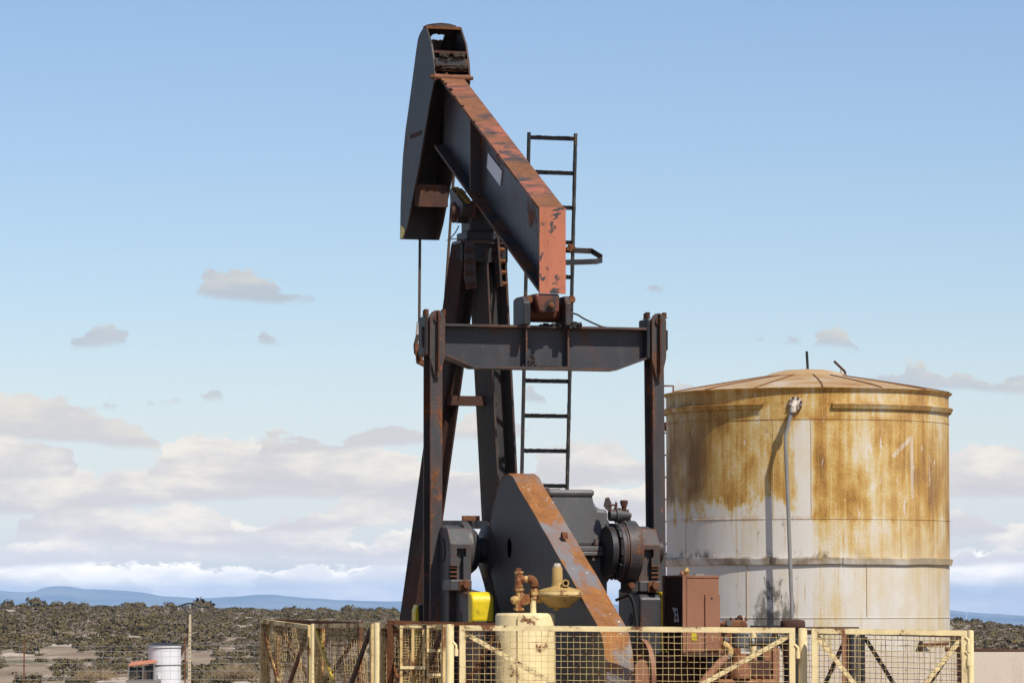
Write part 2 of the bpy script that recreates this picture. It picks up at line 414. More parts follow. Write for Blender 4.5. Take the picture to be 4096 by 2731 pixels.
# ================================================================== GROUND, HILLS, MOUNTAINS
def interp(x, xs, ys): return float(np.interp(x, xs, ys))
YS = 1500.0
def sky_v(u): return interp(u, (-3000, 0, 400, 800, 1200, 1650, 2600, 3790, 4096, 7000), (2434, 2432, 2436, 2444, 2446, 2450, 2470, 2482, 2508, 2530))
def sstep(a, b, x):
    x = min(1, max(0, (x - a) / (b - a))); return x * x * (3 - 2 * x)
def ground_z(x, y):
    r = math.hypot(x, y)
    if r < 1: return 0.0
    u = 2048 + F * math.tan(max(-1.2, min(1.2, math.atan2(x, y) if y > 0 else (1.2 if x > 0 else -1.2))))
    zs = EYE - (sky_v(u) - HZ) / F * YS
    z = -9.6 * sstep(84, 330, r)
    if r > 430: z = -9.6 + (zs + 9.6) * sstep(430, YS, r) ** 0.8
    if 430 < r < 1700:
        k = sstep(430, 600, r)
        z += k * .55 * (math.sin(x * .021 + 1.3) * math.sin(r * .017 + x * .006) + .6 * math.sin(x * .06 + r * .041))
    if r > YS: z = (1 - sstep(YS, 2600, r)) * z + sstep(YS, 2600, r) * -70
    if r > 6000: z = -70 - 200 * sstep(6000, 26000, r)
    return z
radii = [0, 8, 20, 35, 60, 90, 110, 122, 130, 140, 155, 175, 200, 230, 260, 300, 340, 380, 430, 470, 510, 550, 600, 650, 700, 750, 800, 850, 900, 950, 1000, 1060, 1120, 1180, 1240, 1300, 1360, 1420, 1460, 1500, 1560, 1650, 1800, 2000, 2300, 2700, 3500, 5000, 8000, 13000, 20000, 28000, 36000, 46000]
angs = sorted(set([round(a, 3) for a in np.arange(-8.4, 8.41, .2)] + [float(a) for a in range(-180, 180, 6)]))
m = MB()
na = len(angs)
for r in radii:
    for a in angs:
        x, y = r * math.sin(R(a)), r * math.cos(R(a)); m.v.append((x, y, ground_z(x, y)))
for i in range(len(radii) - 1):
    for k in range(na):
        m.f.append((i * na + k, i * na + (k + 1) % na, (i + 1) * na + (k + 1) % na, (i + 1) * na + k))
Mg, t, b = mat_new('dry_scrub_soil')
P = t.new('ShaderNodeTexCoord').outputs['Object']
n1 = t.noise(P, .022, 6, .6, .3, (1, .45, 1)); n2 = t.noise(P, .11, 7, .65, .2, (1, .35, 1)); n3 = t.noise(P, 1.4, 6, .6)
c = t.mix(t.smooth(n2, .38, .62), (.20, .142, .092), (.31, .23, .16))
c = t.mix(t.smooth(n1, .50, .64, 0, .8), c, (.11, .10, .055))
c = t.mix(t.smooth(t.add(t.mul(n1, .5), t.mul(n2, .5)), .53, .58, 0, .85), c, (.52, .43, .345))
c = t.mix(t.smooth(n3, .3, .7, 0, .35), c, (.14, .11, .07))
finish(t, b, c, .95, n3, .1, 0, .1)
ground = tag(m.build('ground', Mg, smooth=60), kind='structure')

# blue mountains on the horizon, 40 km away
Mm, t, b = mat_new('mountain_slopes')
P = t.new('ShaderNodeTexCoord').outputs['Object']
n1 = t.noise(P, .0007, 7, .62); n2 = t.noise(P, .0022, 6, .65, 0, (1, 1, 3))
z = t.xyz(P)[2]
c = t.mix(t.smooth(n1, .35, .65), (.02, .03, .02), (.20, .19, .14))
c = t.mix(t.mul(t.smooth(z, 45, 90), t.smooth(n2, .56, .62)), c, (.85, .87, .9))
finish(t, b, c, .95, None, 0, 0, .1)
def ridge(name, Yr, pts, depth, foot, label=None):
    us = np.arange(pts[0][0], pts[-1][0] + 1, 14.0)
    px, pv = zip(*pts)
    m = MB(); rows = 5
    rr = random.Random(5)
    jit = [rr.uniform(-1, 1) for _ in us]
    for i, u in enumerate(us):
        vz = np.interp(u, px, pv) + .8 * math.sin(u * .05) * math.sin(u * .013) + .35 * jit[i]
        top = at(u, vz, Yr)
        for k, f in enumerate((0, .45, 1.0, .4, 0)):
            yy = Yr + depth * (k - 2) / 2
            m.v.append((top.x * yy / Yr, yy, foot + (top.z - foot) * f))
    for i in range(len(us) - 1):
        for k in range(rows - 1): m.f.append((i * rows + k, (i + 1) * rows + k, (i + 1) * rows + k + 1, i * rows + k + 1))
    return tag(m.build(name, Mm, smooth=60), kind='structure')
ridge('mountains', 40000, [(-1500, 2392), (-900, 2376), (-500, 2368), (-200, 2352), (0, 2360), (60, 2366), (115, 2369), (150, 2356), (190, 2346), (240, 2342), (280, 2345), (330, 2354), (420, 2357), (500, 2361), (560, 2366), (640, 2382), (720, 2386), (780, 2392), (860, 2388), (950, 2384), (1040, 2375), (1100, 2378), (1200, 2388), (1300, 2395), (1450, 2402), (1600, 2404), (2000, 2412), (2600, 2418), (3200, 2425), (3790, 2438), (3900, 2449), (4096, 2461), (4600, 2470), (5600, 2460)], 7000, -290)

# ================================================================== RUSTY STORAGE TANK
TY = 54.0
TX = xat(3232, TY); TR = 563 / F * TY
zv = lambda v: zat(v, TY)
tank = thing('storage_tank', 'large rust-stained white steel storage tank marked with a faded 1', 'tank', (TX, TY, 0))
z_rim, z_seam1, z_seam2, z_fl, z_w = zv(1580), zv(1699), zv(2084), zv(2238), zv(2467)
Mt, t, b = mat_new('rust_stained_tank_paint')
UV = t.new('ShaderNodeUVMap').outputs[0]
ux, uz, _ = t.xyz(UV)
big = t.noise(UV, 1.1, 5, .55, .3, (1, .7, 1))
mid = t.noise(UV, 3.2, 8, .65, .4, (1, .6, 1), (4, 2, 0))
streak = t.noise(UV, 1.0, 6, .6, .15, (9, .55, 1), (1, 1, 0))
streak2 = t.noise(UV, 1.0, 5, .6, .1, (26, 1.1, 1), (3, 1, 0))
speck = t.noise(UV, 55, 4, .6)
grain = t.noise(UV, 1.0, 5, .65, 0, (90, 40, 1))
edge_n = t.mul(t.sub(mid, .5), .5)
edge_w = t.mul(t.sub(t.noise(UV, 2.2, 6, .7, .2, (1.6, .5, 1), (9, 3, 0)), .5), .9)
left = t.smooth(t.add(ux, t.mul(edge_w, .5)), -.24, -.36); right_ = t.smooth(t.add(ux, t.mul(edge_n, .05)), -.12, -.02)
# how strongly each area is stained (the lower courses were repainted later)
up_l = t.smooth(t.add(t.add(uz, t.mul(edge_n, 1.5)), t.mul(edge_w, 1.3)), 3.40, 3.62)
midc = t.smooth(t.add(uz, t.add(t.mul(edge_n, .5), t.mul(edge_w, .5))), 3.22, 3.42)
st_l = t.mul(left, t.add(t.mul(up_l, .46), .10))
r_in_ = t.add(t.mul(midc, t.smooth(ux, .15, .75, .30, .13)), t.add(t.smooth(uz, 2.80, 2.83, .0, .17), .22))
st_r = t.mul(right_, t.add(r_in_, t.mul(t.smooth(ux, 1.3, 1.75), t.mul(t.smooth(uz, 2.3, 3.0), .22))))
top_ = t.smooth(t.add(uz, t.mul(edge_n, .2)), 4.55, 4.68, 0, .52)
Sx = t.m('MAXIMUM', t.m('MAXIMUM', t.m('MAXIMUM', st_l, st_r), top_), t.smooth(t.add(uz, edge_w), 3.2, 4.4, .03, .22))
amp = t.add(.42, t.m('MINIMUM', t.mul(Sx, 2.0), .95))
var = t.add(t.add(t.mul(t.sub(streak, .5), .60), t.mul(t.sub(big, .5), 1.05)), t.add(t.mul(t.sub(streak2, .5), .38), t.add(t.mul(t.sub(grain, .5), .75), t.mul(t.sub(mid, .5), .75))))
Sx = t.add(Sx, t.mul(var, amp))
ramp = t.new('ShaderNodeValToRGB'); t.l.new(Sx, ramp.inputs[0])
cr = ramp.color_ramp
cr.elements[0].position = .05; cr.elements[0].color = (.585, .545, .485, 1)
cr.elements[1].position = .25; cr.elements[1].color = (.56, .485, .365, 1)
for p_, c_ in ((.40, (.535, .405, .20)), (.55, (.49, .315, .095)), (.72, (.39, .205, .042)), (1.0, (.19, .085, .02))):
    e_ = cr.elements.new(p_); e_.color = (*c_, 1)
c = ramp.outputs[0]
fleck = t.mul(t.smooth(t.noise(UV, 1.0, 7, .68, .3, (11, 2.4, 1), (5, 9, 0)), .60, .66), t.smooth(t.noise(UV, 1.0, 3, .5, 0, (1.6, .9, 1), (2, 4, 0)), .42, .58))
c = t.mix(t.mul(fleck, .9), c, (.60, .545, .50))
drip = t.mul(t.smooth(streak2, .56, .68), t.smooth(t.noise(UV, 1.0, 4, .6, 0, (2.2, 1.0, 1), (12, 4, 0)), .45, .62))
c = t.mix(t.mul(drip, .75), c, (.42, .22, .05))
seam = t.m('MAXIMUM', t.smooth(t.m('ABSOLUTE', t.sub(uz, z_seam1 + .0)), .05, .005), t.m('MAXIMUM', t.mul(t.smooth(t.m('ABSOLUTE', t.sub(uz, z_seam2)), .05, .005), .6), t.smooth(t.m('ABSOLUTE', t.sub(uz, zv(1640))), .05, .0)))
c = t.mix(t.mul(seam, t.smooth(mid, .42, .62, 0, .75)), c, (.33, .15, .03))
dirty = t.mul(t.mul(t.smooth(uz, z_fl - .10, z_fl - .075), t.smooth(uz, z_fl + .03, z_fl + .008)), t.smooth(mid, .36, .62, .1, .85))
c = t.mix(dirty, c, (.20, .125, .06))
# dark brown old stain on the left flank
dk = t.mul(t.mul(t.smooth(t.add(ux, edge_n), -1.45, -1.75), t.smooth(t.add(uz, edge_n), 3.5, 3.62)), t.smooth(uz, 4.9, 4.1, .25, .75))
c = t.mix(t.mul(dk, t.smooth(big, .3, .55)), c, (.13, .055, .022))
# creamy repainted right flank
c = t.mix(t.mul(t.mul(t.smooth(ux, .3, 1.2), t.smooth(uz, 3.3, 2.7, .1, .5)), t.smooth(mid, .3, .6)), c, (.51, .44, .33))
# black mould streaks near the foot
mould = t.noise(UV, 1.0, 8, .7, .5, (5, 2.6, 1), (2, 7, 0))
mcol = t.mul(t.smooth(t.m('ABSOLUTE', t.add(ux, .62)), .75, .1), t.smooth(uz, 2.75, 2.1, .12, .42))
mm = t.smooth(t.add(mould, t.mul(mcol, .62)), .66, .82)
m2 = t.mul(t.smooth(mould, .5, .62), t.mul(t.smooth(uz, 2.98, 2.86), t.smooth(uz, 2.81, 2.84)))
c = t.mix(t.mul(t.m('MAXIMUM', mm, t.mul(m2, t.smooth(ux, .9, -.2))), .8), c, (.035, .026, .02))
# chips
c = t.mix(t.smooth(speck, .70, .74, 0, .7), c, (.15, .07, .03))
# the painted numeral 1
def seg_d(ax, ay, bx, by):
    pa = t.vm('SUBTRACT', UV, (ax, ay, 0)); ba = Vector((bx - ax, by - ay, 0))
    h = t.m('DIVIDE', t.vm('DOT_PRODUCT', pa, tuple(ba)), ba.length_squared, clamp=True)
    return t.vm('LENGTH', t.vm('SUBTRACT', pa, t.vm('SCALE', tuple(ba), scale=h)))
ph = lambda u: TR * math.asin((u - 3232) / 563.0)
d1_ = seg_d(ph(3606), zv(1768), ph(3610), zv(1996)); d2_ = seg_d(ph(3532), zv(1838), ph(3603), zv(1768))
one = t.smooth(t.m('MINIMUM', d1_, d2_), .034, .026)
c = t.mix(t.mul(one, t.smooth(t.add(streak2, t.mul(grain, .5)), .95, .55, .2, .62)), c, (.60, .545, .46))
finish(t, b, c, t.mix(speck, (.5,) * 3, (.75,) * 3), t.add(t.mul(grain, .4), t.mul(mid, .6)), .004, 0, .3)

def ring_profile(name, prof, a0=-180, a1=180, mat=None, step=2.5, parent=None, label=None, wob=0.0, kind=None):
    """surface of revolution round the tank axis with arc-length UVs; angle 0 faces the camera, positive to the right"""
    n = max(2, int(round((a1 - a0) / step))); m = MB(); uvs = []
    full = (a1 - a0) >= 359.9
    for i in range(n + 1):
        a = R(a0 + (a1 - a0) * i / n)
        wz = wob * (math.sin(a * 7 + 1) + .6 * math.sin(a * 17))
        for r, z_ in prof:
            m.v.append((TX + r * math.sin(a), TY - r * math.cos(a), z_ + wz)); uvs.append((TR * a, z_))
    k = len(prof)
    for i in range(n):
        for j in range(k - 1): m.f.append((i * k + j, (i + 1) * k + j, (i + 1) * k + j + 1, i * k + j + 1))
    o = m.build(name, mat or Mt, parent or tank, smooth=30, uv=uvs, label=label)
    return o
z_rim, z_seam1, z_seam2, z_fl, z_w = zv(1580), zv(1699), zv(2084), zv(2238), zv(2467)
sh = ring_profile('shell', [(TR, .05), (TR, z_w - .008), (TR + .006, z_w - .006), (TR + .006, z_w + .006), (TR, z_w + .008), (TR, z_fl)], label='lower courses of pale stained plate')
ring_profile('upper_shell', [(TR + .004, z_fl), (TR + .004, z_seam2 - .008), (TR + .009, z_seam2 - .006), (TR + .009, z_seam2 + .005), (TR + .004, z_seam2 + .007), (TR + .004, z_seam1 - .008), (TR + .010, z_seam1 - .006), (TR + .010, z_seam1 + .004), (TR + .004, z_seam1 + .006), (TR + .004, z_rim)], label='upper courses heavily stained with rust')
# joint flange between courses, in three bent lengths
for a0, a1 in ((-178, -18.7), (-18.3, 9.2), (9.5, 178)):
    ring_profile('joint_flange', [(TR + .003, z_fl + .004), (TR + .045, z_fl + .008), (TR + .047, z_fl + .002), (TR + .030, z_fl - .075), (TR + .024, z_fl - .078), (TR + .022, z_fl - .01), (TR, z_fl - .006)], a0, a1, wob=.004)
# top rim and stiffening ring (open in front for the pipe flange)
ring_profile('roof_rim', [(TR + .004, z_rim - .035), (TR + .012, z_rim - .034), (TR + .048, z_rim - .004), (TR + .052, z_rim + .004), (TR + .02, z_rim + .010)])
zr = zv(1642)
for a0, a1 in ((-178, -21.5), (5.5, 178)):
    ring_profile('stiffening_ring', [(TR + .004, zr + .012), (TR + .06, zr + .008), (TR + .062, zr), (TR + .035, zr - .058), (TR + .03, zr - .060), (TR + .054, zr - .002), (TR + .004, zr)], a0, a1)
# roof
Mr, t, b = mat_new('rust_stained_roof')
P = t.new('ShaderNodeTexCoord').outputs['Object']
n1 = t.noise(P, 1.3, 7, .6, .6); n2 = t.noise(P, 14, 5, .65)
f = t.add(t.mul(n1, .75), t.mul(n2, .25))
c = t.mix(t.smooth(f, .34, .52), (.43, .36, .27), (.36, .23, .11)); c = t.mix(t.smooth(f, .52, .66), c, (.27, .13, .04))
finish(t, b, c, .7, n2, .004, 0, .3)
z_in = zv(1508); r_in = 166 / F * TY
prof = [(TR + .035, z_rim + .006)] + [(TR + .02 - (TR + .02 - r_in) * k / 6, z_rim + .008 + (z_in - z_rim - .008) * (k / 6) ** .92) for k in range(7)]
roof = ring_profile('roof', prof, mat=Mr, step=5)
ring_profile('roof_crown', [(r_in + .012, z_in - .006), (r_in + .012, z_in + .006), (r_in * .85, z_in + .052), (r_in * .55, z_in + .088), (r_in * .25, z_in + .100), (.001, z_in + .102)], mat=Mr, step=7.5, parent=roof)
for a in (-72, -48, -25, 1.5, 26, 50, 74, 110, 150, -110, -150):
    pts = [Vector((TX + (r + .0) * math.sin(R(a + 3 * k / 7)), TY - r * math.cos(R(a + 3 * k / 7)), z_ + .004)) for k, (r, z_) in enumerate(prof)]
    MB().tube(pts, .010, 5).build('roof_seam', M_rust, roof)
# vent rods on the roof
def rod(us, Yd, r, mat, name):
    return MB().tube([at(u, v, Yd) for u, v in us], r, 8).build(name, mat, tank, smooth=50)
rod(((3232, 1500), (3230, 1462), (3227, 1405)), TY, .018, M_black, 'vent_rod')
rod(((3222, 1500), (3229, 1460)), TY, .013, M_flange, 'rod_stay')
rod(((3381, 1515), (3381, 1492), (3378, 1484), (3336, 1444)), TY + .3, .017, M_rust_dark, 'vent_rod')
rod(((3364, 1515), (3364, 1478)), TY + .3, .013, M_flange, 'rod_stay')
M_weld = plain('stained_weld', (.40, .29, .15), .7, .4, 12)
# fill pipe with flange on the front
def tk(a, r, z_): return Vector((TX + r * math.sin(R(a)), TY - r * math.cos(R(a)), z_))
af = math.degrees(math.asin((3146 - 3232) / 563.0)); nf_ = Vector((math.sin(R(af)), -math.cos(R(af)), 0))
zfp = zv(1642)
fo = MB().lathe([(.095, 0), (.095, .022), (.055, .025), (.05, .06)], tk(af, TR + .005, zfp), nf_, 28).build('pipe_flange', M_flange, tank, smooth=35)
for k in range(8):
    a = 2 * math.pi * k / 8 + .3; s1 = Vector((math.cos(R(af)), math.sin(R(af)), 0))
    MB().bolt(tk(af, TR + .034, zfp) + s1 * .083 * math.cos(a) + Vector((0, 0, .083 * math.sin(a))), nf_, .013, .02).build('flange_bolt', M_rust, fo)
pp = [tk(af, TR + .03, zfp), tk(af, TR + .15, zfp), tk(af, TR + .20, zfp - .015), tk(af - .4, TR + .225, zfp - .06), at(3142, 1745, TY - TR - .19), at(3170, 2490, TY - TR - .26)]
pb = pp[-1] + (pp[-1] - pp[-2]) * .62; pb.z = 0.0
MB().tube(pp[:4], .036, 14).build('pipe_elbow', M_flange, tank, smooth=60)
MB().tube([pp[3] + Vector((0, 0, .02)), pp[4], pp[5], pb], .026, 14).build('fill_pipe', M_galv, tank, smooth=60)
MB().tube([pp[3] + Vector((0, 0, .01)), pp[3] + Vector((0, 0, -.06))], .046, 14).build('pipe_coupling', M_flange, tank, smooth=60)
for uu, v0, v1 in ((3205, 1702, 2082), (2735, 2087, 2236), (3560, 2087, 2236), (2960, 2242, 2465), (3420, 2242, 2465), (3060, 1702, 2082), (3700, 1702, 2082)):
    a_ = math.degrees(math.asin((uu - 3232) / 563.0))
    MB().tube([tk(a_, TR + .003, zv(v1)), tk(a_, TR + .003, zv(v0))], .0065, 6).build('plate_weld', M_weld, tank)
# ladder on the hidden left flank, rungs peeping out
ax_ = TX - TR
ylad = TY + .5
xl0 = xat(2648, ylad); 
MB().tube([(xl0 - .0, ylad, .1), (xl0, ylad, zv(1535))], .016, 8).build('ladder_rail', M_rust, tank)
MB().tube([(xl0, ylad, zv(1535)), (xl0 + .16, ylad, zv(1535)), (xl0 + .16, ylad, z_rim - .02)], .013, 8).build('ladder_loop', M_rust, tank)
zz = zv(1636)
while zz > .3:
    MB().tube([(xl0, ylad, zz), (ax_ + .02, ylad, zz)], .011, 6).build('ladder_rung', M_rust, tank); zz -= 89.3 / F * TY
MB().box(xat(2642, ylad), xat(2668, ylad), ylad - .1, ylad, zv(1718), zv(1683)).build('ladder_bracket', M_rust, tank)
for vv in (2270, 2285):
    MB().tube([at(2655, vv - 40, ylad), at(2668, vv - 60, ylad)], .014, 6).build('ladder_brace', M_rust, tank)
# outlet bracket seen through the fence
MB().tube([at(3690, 2577, TY - 1.3), at(3795, 2572, TY - 1.1)], .02, 8).build('outlet_pipe', M_rust, tank)
for k in range(9):
    a_ = at(3694 + k * 11, 2577, TY - 1.28)
    MB().tube([a_, a_ - Vector((0, 0, .035))], .008, 5).build('pipe_hanger', M_rust, tank)
MB().box(at(3680, 2560, TY - 1.4).x, at(3690, 2560, TY - 1.4).x, TY - 1.5, TY - 1.3, 0, zat(2562, TY - 1.4)).build('pipe_post', M_rust_dark, tank)

# ================================================================== CONCRETE BUND WALL
Mc, t, b = mat_new('weathered_concrete')
P = t.new('ShaderNodeTexCoord').outputs['Object']
n1 = t.noise(P, 1.1, 6, .6); n2 = t.noise(P, 16, 6, .65); n3 = t.noise(P, 1.0, 6, .6, 0, (6, 6, .5)); pits = t.noise(P, 34, 3, .5)
c = t.mix(t.add(t.mul(n1, .6), t.mul(n2, .4)), (.50, .42, .325), (.66, .575, .46))
c = t.mix(t.smooth(n3, .52, .72, 0, .45), c, (.33, .25, .17)); c = t.mix(t.smooth(pits, .74, .78), c, (.30, .21, .14))
finish(t, b, c, .95, n2, .005, 0, .15)
wl = thing('bund_wall', 'low pale concrete wall in front of the tank, running out at right', 'wall', (6.0, 50.5, 0))
yw = 50.5
MB().box(xat(2700, yw), xat(4700, yw), yw, yw + .25, 0, zat(2606, yw)).build('wall', Mc, wl)
MB().tube([at(3780, 2596, yw + .1), at(4110, 2604, yw + .1), at(4700, 2618, yw + .1)], .025, 8).build('top_pipe', M_rust_dark, wl)
for uu in (3905, 4120, 4500):
    p_ = at(uu, 2600, yw + .1); MB().tube([p_, (p_.x, p_.y, zat(2606, yw) - .05)], .014, 6).build('pipe_stub', M_rust_dark, wl)
# ================================================================== PUMPJACK (own frame: q to the right, t away along the beam, z up)
PJ = thing('pumpjack', 'tall rusty black oil pumpjack with its horse head raised', 'pumpjack', (X0, Y0, 0), PSI)
def mk(mb, name, mat, parent=None, **k): return mb.build(name, mat, parent or PJ, local=True, **k)
V3 = lambda q, t, z: Vector((q, t, z))

# ---- walking beam
zt0 = L(2208, 832, t=0).z; zb0 = L(2208, 1173, t=0).z
hd = L(1808, 312, q=0); th = hd.y; zt1 = hd.z
slope = (zt1 - zt0) / th
FW = 0.117
def zt(t): return zt0 + slope * t
def zb(t): return zb0 + slope * t
wb = mk(MB().prism([V3(-.009, 0, zb(0) + .02), V3(-.009, th + .25, zb(th + .25) + .02), V3(-.009, th + .25, zt(th + .25) - .02), V3(-.009, 0, zt(0) - .02)], (0.018, 0, 0)), 'walking_beam', M_char)
tf = .03
mk(MB().prism([V3(-FW, 0, zt(0) - tf), V3(-FW, th + .02, zt(th + .02) - tf), V3(-FW, th + .02, zt(th + .02)), V3(-FW, 0, zt(0))], (2 * FW, 0, 0)), 'top_flange', M_beamtop, wb)
mk(MB().prism([V3(-FW, 0, zb(0)), V3(-FW, th + .2, zb(th + .2)), V3(-FW, th + .2, zb(th + .2) + tf), V3(-FW, 0, zb(0) + tf)], (2 * FW, 0, 0)), 'bottom_flange', M_beamlow, wb)
mk(MB().box(-FW - .003, FW + .003, -.022, -.001, zb(0) - .004, zt(0) + .004), 'end_plate', M_pink, wb, label='pink primer end plate with flaking black paint')
for i, uu in enumerate((1903, 1925)):
    ts = L(uu, 640, q=-.06).y
    if i == 0:
        mk(MB().prism([V3(-FW + .004, ts, zb(ts) + tf), V3(-FW + .004, ts + .02, zb(ts) + tf), V3(-FW + .004, ts + .02, zt(ts) - tf), V3(-FW + .004, ts, zt(ts) - tf)], (FW - .015, 0, 0)), 'stiffener', M_char, wb)
        mk(MB().prism([V3(.012, ts, zb(ts) + tf), V3(.012, ts + .02, zb(ts) + tf), V3(.012, ts + .02, zt(ts) - tf), V3(.012, ts, zt(ts) - tf)], (FW - .015, 0, 0)), 'stiffener', M_char, wb)
pl = [L(u, v, q=-.012) for u, v in ((1955, 612), (2010, 684), (2003, 744), (1950, 672))]
mk(MB().prism(pl, (-.008, 0, 0)), 'name_plate', M_plate, wb, label='blank pale grey name plate')
d = MB()
for i in range(9):   # crust of dirt along the left edge of the top flange
    f = random.random() ** 1.3
    tt = th * (1 - .62 * f) - .05
    d.blob(V3(-FW + random.uniform(-.012, .02), tt, zt(tt) + .003), random.uniform(.006, .018), random.uniform(.02, .06), random.uniform(.003, .008), i)
mk(d, 'dirt_crust', M_mud, wb, kind='stuff', label='crust of dirt on the beam edge')
mk(MB().bolt(V3(-.05, L(1915, 788, q=-.05).y, L(1915, 788, q=-.05).z), (-1, 0, 0), .03, .03), 'bolt', M_rust_dark, wb)

# ---- horse head
HQ = .18
front = [(1690, 117), (1680, 134), (1672, 155), (1665, 200), (1652, 300), (1636, 420), (1622, 520), (1612, 620), (1606, 720), (1602, 820), (1600, 957)]
rear = [(1615, 957), (1632, 891), (1646, 814), (1678, 650), (1688, 586), (1705, 494), (1718, 417), (1737, 322), (1737, 299), (1733, 237), (1724, 176), (1702, 105)]
fr = [L(u, v, q=-HQ) for u, v in front]; rr_ = [L(u, v, q=-HQ) for u, v in rear]
hh = mk(MB().prism(fr + rr_, (.016, 0, 0)), 'horse_head', M_head)
mk(MB().prism([p + V3(2 * HQ - .016, 0, 0) for p in fr + rr_], (.016, 0, 0)), 'side_plate', M_head, hh)
# curved front plate with a rusted-through hole near the top
def lerp_path(P, n):
    ds = [0]
    for a, b in zip(P, P[1:]): ds.append(ds[-1] + (b - a).length)
    out = []
    for i in range(n + 1):
        s_ = ds[-1] * i / n
        for k in range(len(P) - 1):
            if s_ <= ds[k + 1] + 1e-9: break
        f = (s_ - ds[k]) / (ds[k + 1] - ds[k]); out.append(P[k].lerp(P[k + 1], f))
    return out
top0 = L(1702, 105, q=-HQ)
fp = lerp_path([top0] + fr, 48)
hole0 = L(1756, 147, t=fp[4].y); zc = hole0.z; qc = hole0.x
g = MB(); NC = 18
qs = [-HQ + .016 + (2 * HQ - .032) * j / NC for j in range(NC + 1)]
vs = []; fs = []
for p in fp:
    for q in qs: vs.append(V3(q, p.y, p.z))
def inhole(i, j):
    q = (qs[j] + qs[j + 1]) / 2; z = (fp[i].z + fp[i + 1].z) / 2
    return ((q - qc) / .068) ** 2 + ((z - zc) / .034) ** 2 < 1
for k, p in enumerate(vs):
    if abs(p.x - qc) < .1 and abs(p.z - zc) < .06 and abs(p.x) < HQ - .03: vs[k] = p + V3(random.uniform(-.006, .006), 0, random.uniform(-.006, .006))
for i in range(len(fp) - 1):
    for j in range(NC):
        if not inhole(i, j):
            a = i * (NC + 1) + j; fs.append((a, a + 1, a + NC + 2, a + NC + 1))
g.add(vs, fs)
fpo = mk(g, 'curved_front_plate', M_head, hh)
sm = fpo.modifiers.new('thick', 'SOLIDIFY'); sm.thickness = .014; sm.offset = 0
def crossbar(u0, v0, u1, v1, dep, hgt, name, mat, tilt=0.0):
    a = L(u0, v0, q=-HQ + .016); z0 = L((u0 + u1) / 2, v0, q=0).z; z1 = L((u0 + u1) / 2, v1, q=0).z
    t0 = L(u0, (v0 + v1) / 2, q=-HQ + .016).y
    return mk(MB().box(-HQ + .017, HQ - .017, t0, t0 + dep, min(z0, z1), max(z0, z1)), name, mat, hh)
crossbar(1734, 205, 1865, 214, .09, 0, 'crossbar', M_rust_dark)
crossbar(1738, 264, 1868, 286, .07, 0, 'crossbar', M_rust_dark)
crossbar(1742, 236, 1868, 264, .02, 0, 'web_plate', M_char)
crossbar(1662, 738, 1798, 826, .02, 0, 'cross_plate', M_rust_dark)
pin = L(1738, 306, q=-HQ)
mk(MB().lathe([(.03, -.0), (.03, .36)], V3(-HQ, pin.y + .03, pin.z), (1, 0, 0), 14), 'hinge_pin', M_beamtop, hh, smooth=40)
for s_ in (-1, 1): mk(MB().bolt(V3(s_ * (HQ + .001), pin.y + .035, pin.z), (s_, 0, 0), .02, .03), 'pin_end', M_rust, hh)
d = MB()
p = L(1736, 205, q=-HQ)
for i in range(16): d.blob(V3(random.uniform(-.11, .11), p.y + random.uniform(-.01, .03), p.z - .03 - random.random() ** 2 * .07), .03, .025, .025, i)
for i in range(16): d.blob(V3(random.uniform(-.14, .14), L(1740, 268, q=-HQ).y + .02, L(1740, 266, q=-HQ).z + random.uniform(-.015, .01)), .03, .03, .014, i + 50)
mk(d, 'bird_nest_dirt', M_mud, hh, kind='stuff', label='lumps of dry mud on the crossbars')
# cable saddle on top
ct = [L(u, v, t=top0.y + .04) for u, v in ((1700, 104), (1708, 99), (1730, 95), (1765, 92), (1800, 96), (1824, 104), (1824, 109), (1700, 109))]
mk(MB().prism(ct, (0, .07, 0)), 'cable_saddle', M_char_dark, hh)
mk(MB().box(-HQ, HQ, top0.y - .004, top0.y + .03, top0.z - .022, top0.z + .002), 'top_plate', M_rust, hh)
d = MB()
for i in range(9): d.tube([V3(-.07 + i * .021, top0.y + .02, top0.z), V3(-.045 + i * .021, top0.y + .025, top0.z + .022)], .007, 5)
mk(d, 'cable_strands', M_cable, hh, kind='stuff')
yp = [L(u, v, q=-HQ - .0005) for u, v in ((1603, 900), (1619, 914), (1619, 930), (1610, 952), (1602, 955))]
mk(MB().prism(yp, (-.002, 0, 0)), 'paint_patch', M_yellow, hh, label='yellow paint on the foot of the horse head')
# stitched rust marks on the side plate
mk(MB().box(-HQ - .006, -HQ - .0005, L(1642, 540, q=-HQ).y, L(1686, 540, q=-HQ).y, L(1660, 549, q=-HQ).z, L(1660, 533, q=-HQ).z), 'weld_patch', M_rust_dark, hh)

# ---- bridle cables hanging from the head
ft = fp[-1]
def rope(pts, name, r=.014):
    return mk(MB().tube(pts, r, 8), name, M_cable)
tc = ft.y + .02
c1 = L(1680, 955, t=tc)
rope([c1 + V3(0, 0, .1), L(1677, 1292, t=tc)], 'bridle_cable')
c2 = [L(u, v, t=tt) for u, v, tt in ((1816, 690, ft.y - .04), (1805, 830, ft.y), (1797, 960, ft.y + .02), (1774, 1300, tc), (1768, 1390, tc))]
rope(c2, 'bridle_cable')
cbar = mk(MB().box(L(1668, 1420, t=tc).x, L(1778, 1420, t=tc).x, tc - .05, tc + .05, L(1700, 1425, t=tc).z, L(1700, 1395, t=tc).z), 'carrier_bar', M_rust_dark)
pr_ = L(1727, 1420, t=tc)
mk(MB().tube([pr_, V3(pr_.x, pr_.y, .5)], .018, 10), 'polished_rod', M_rust_dark)
mk(MB().lathe([(.14, .0), (.14, .5), (.09, .52), (.09, .8)], V3(pr_.x, pr_.y, 0), (0, 0, 1), 20), 'wellhead', M_rust_dark)
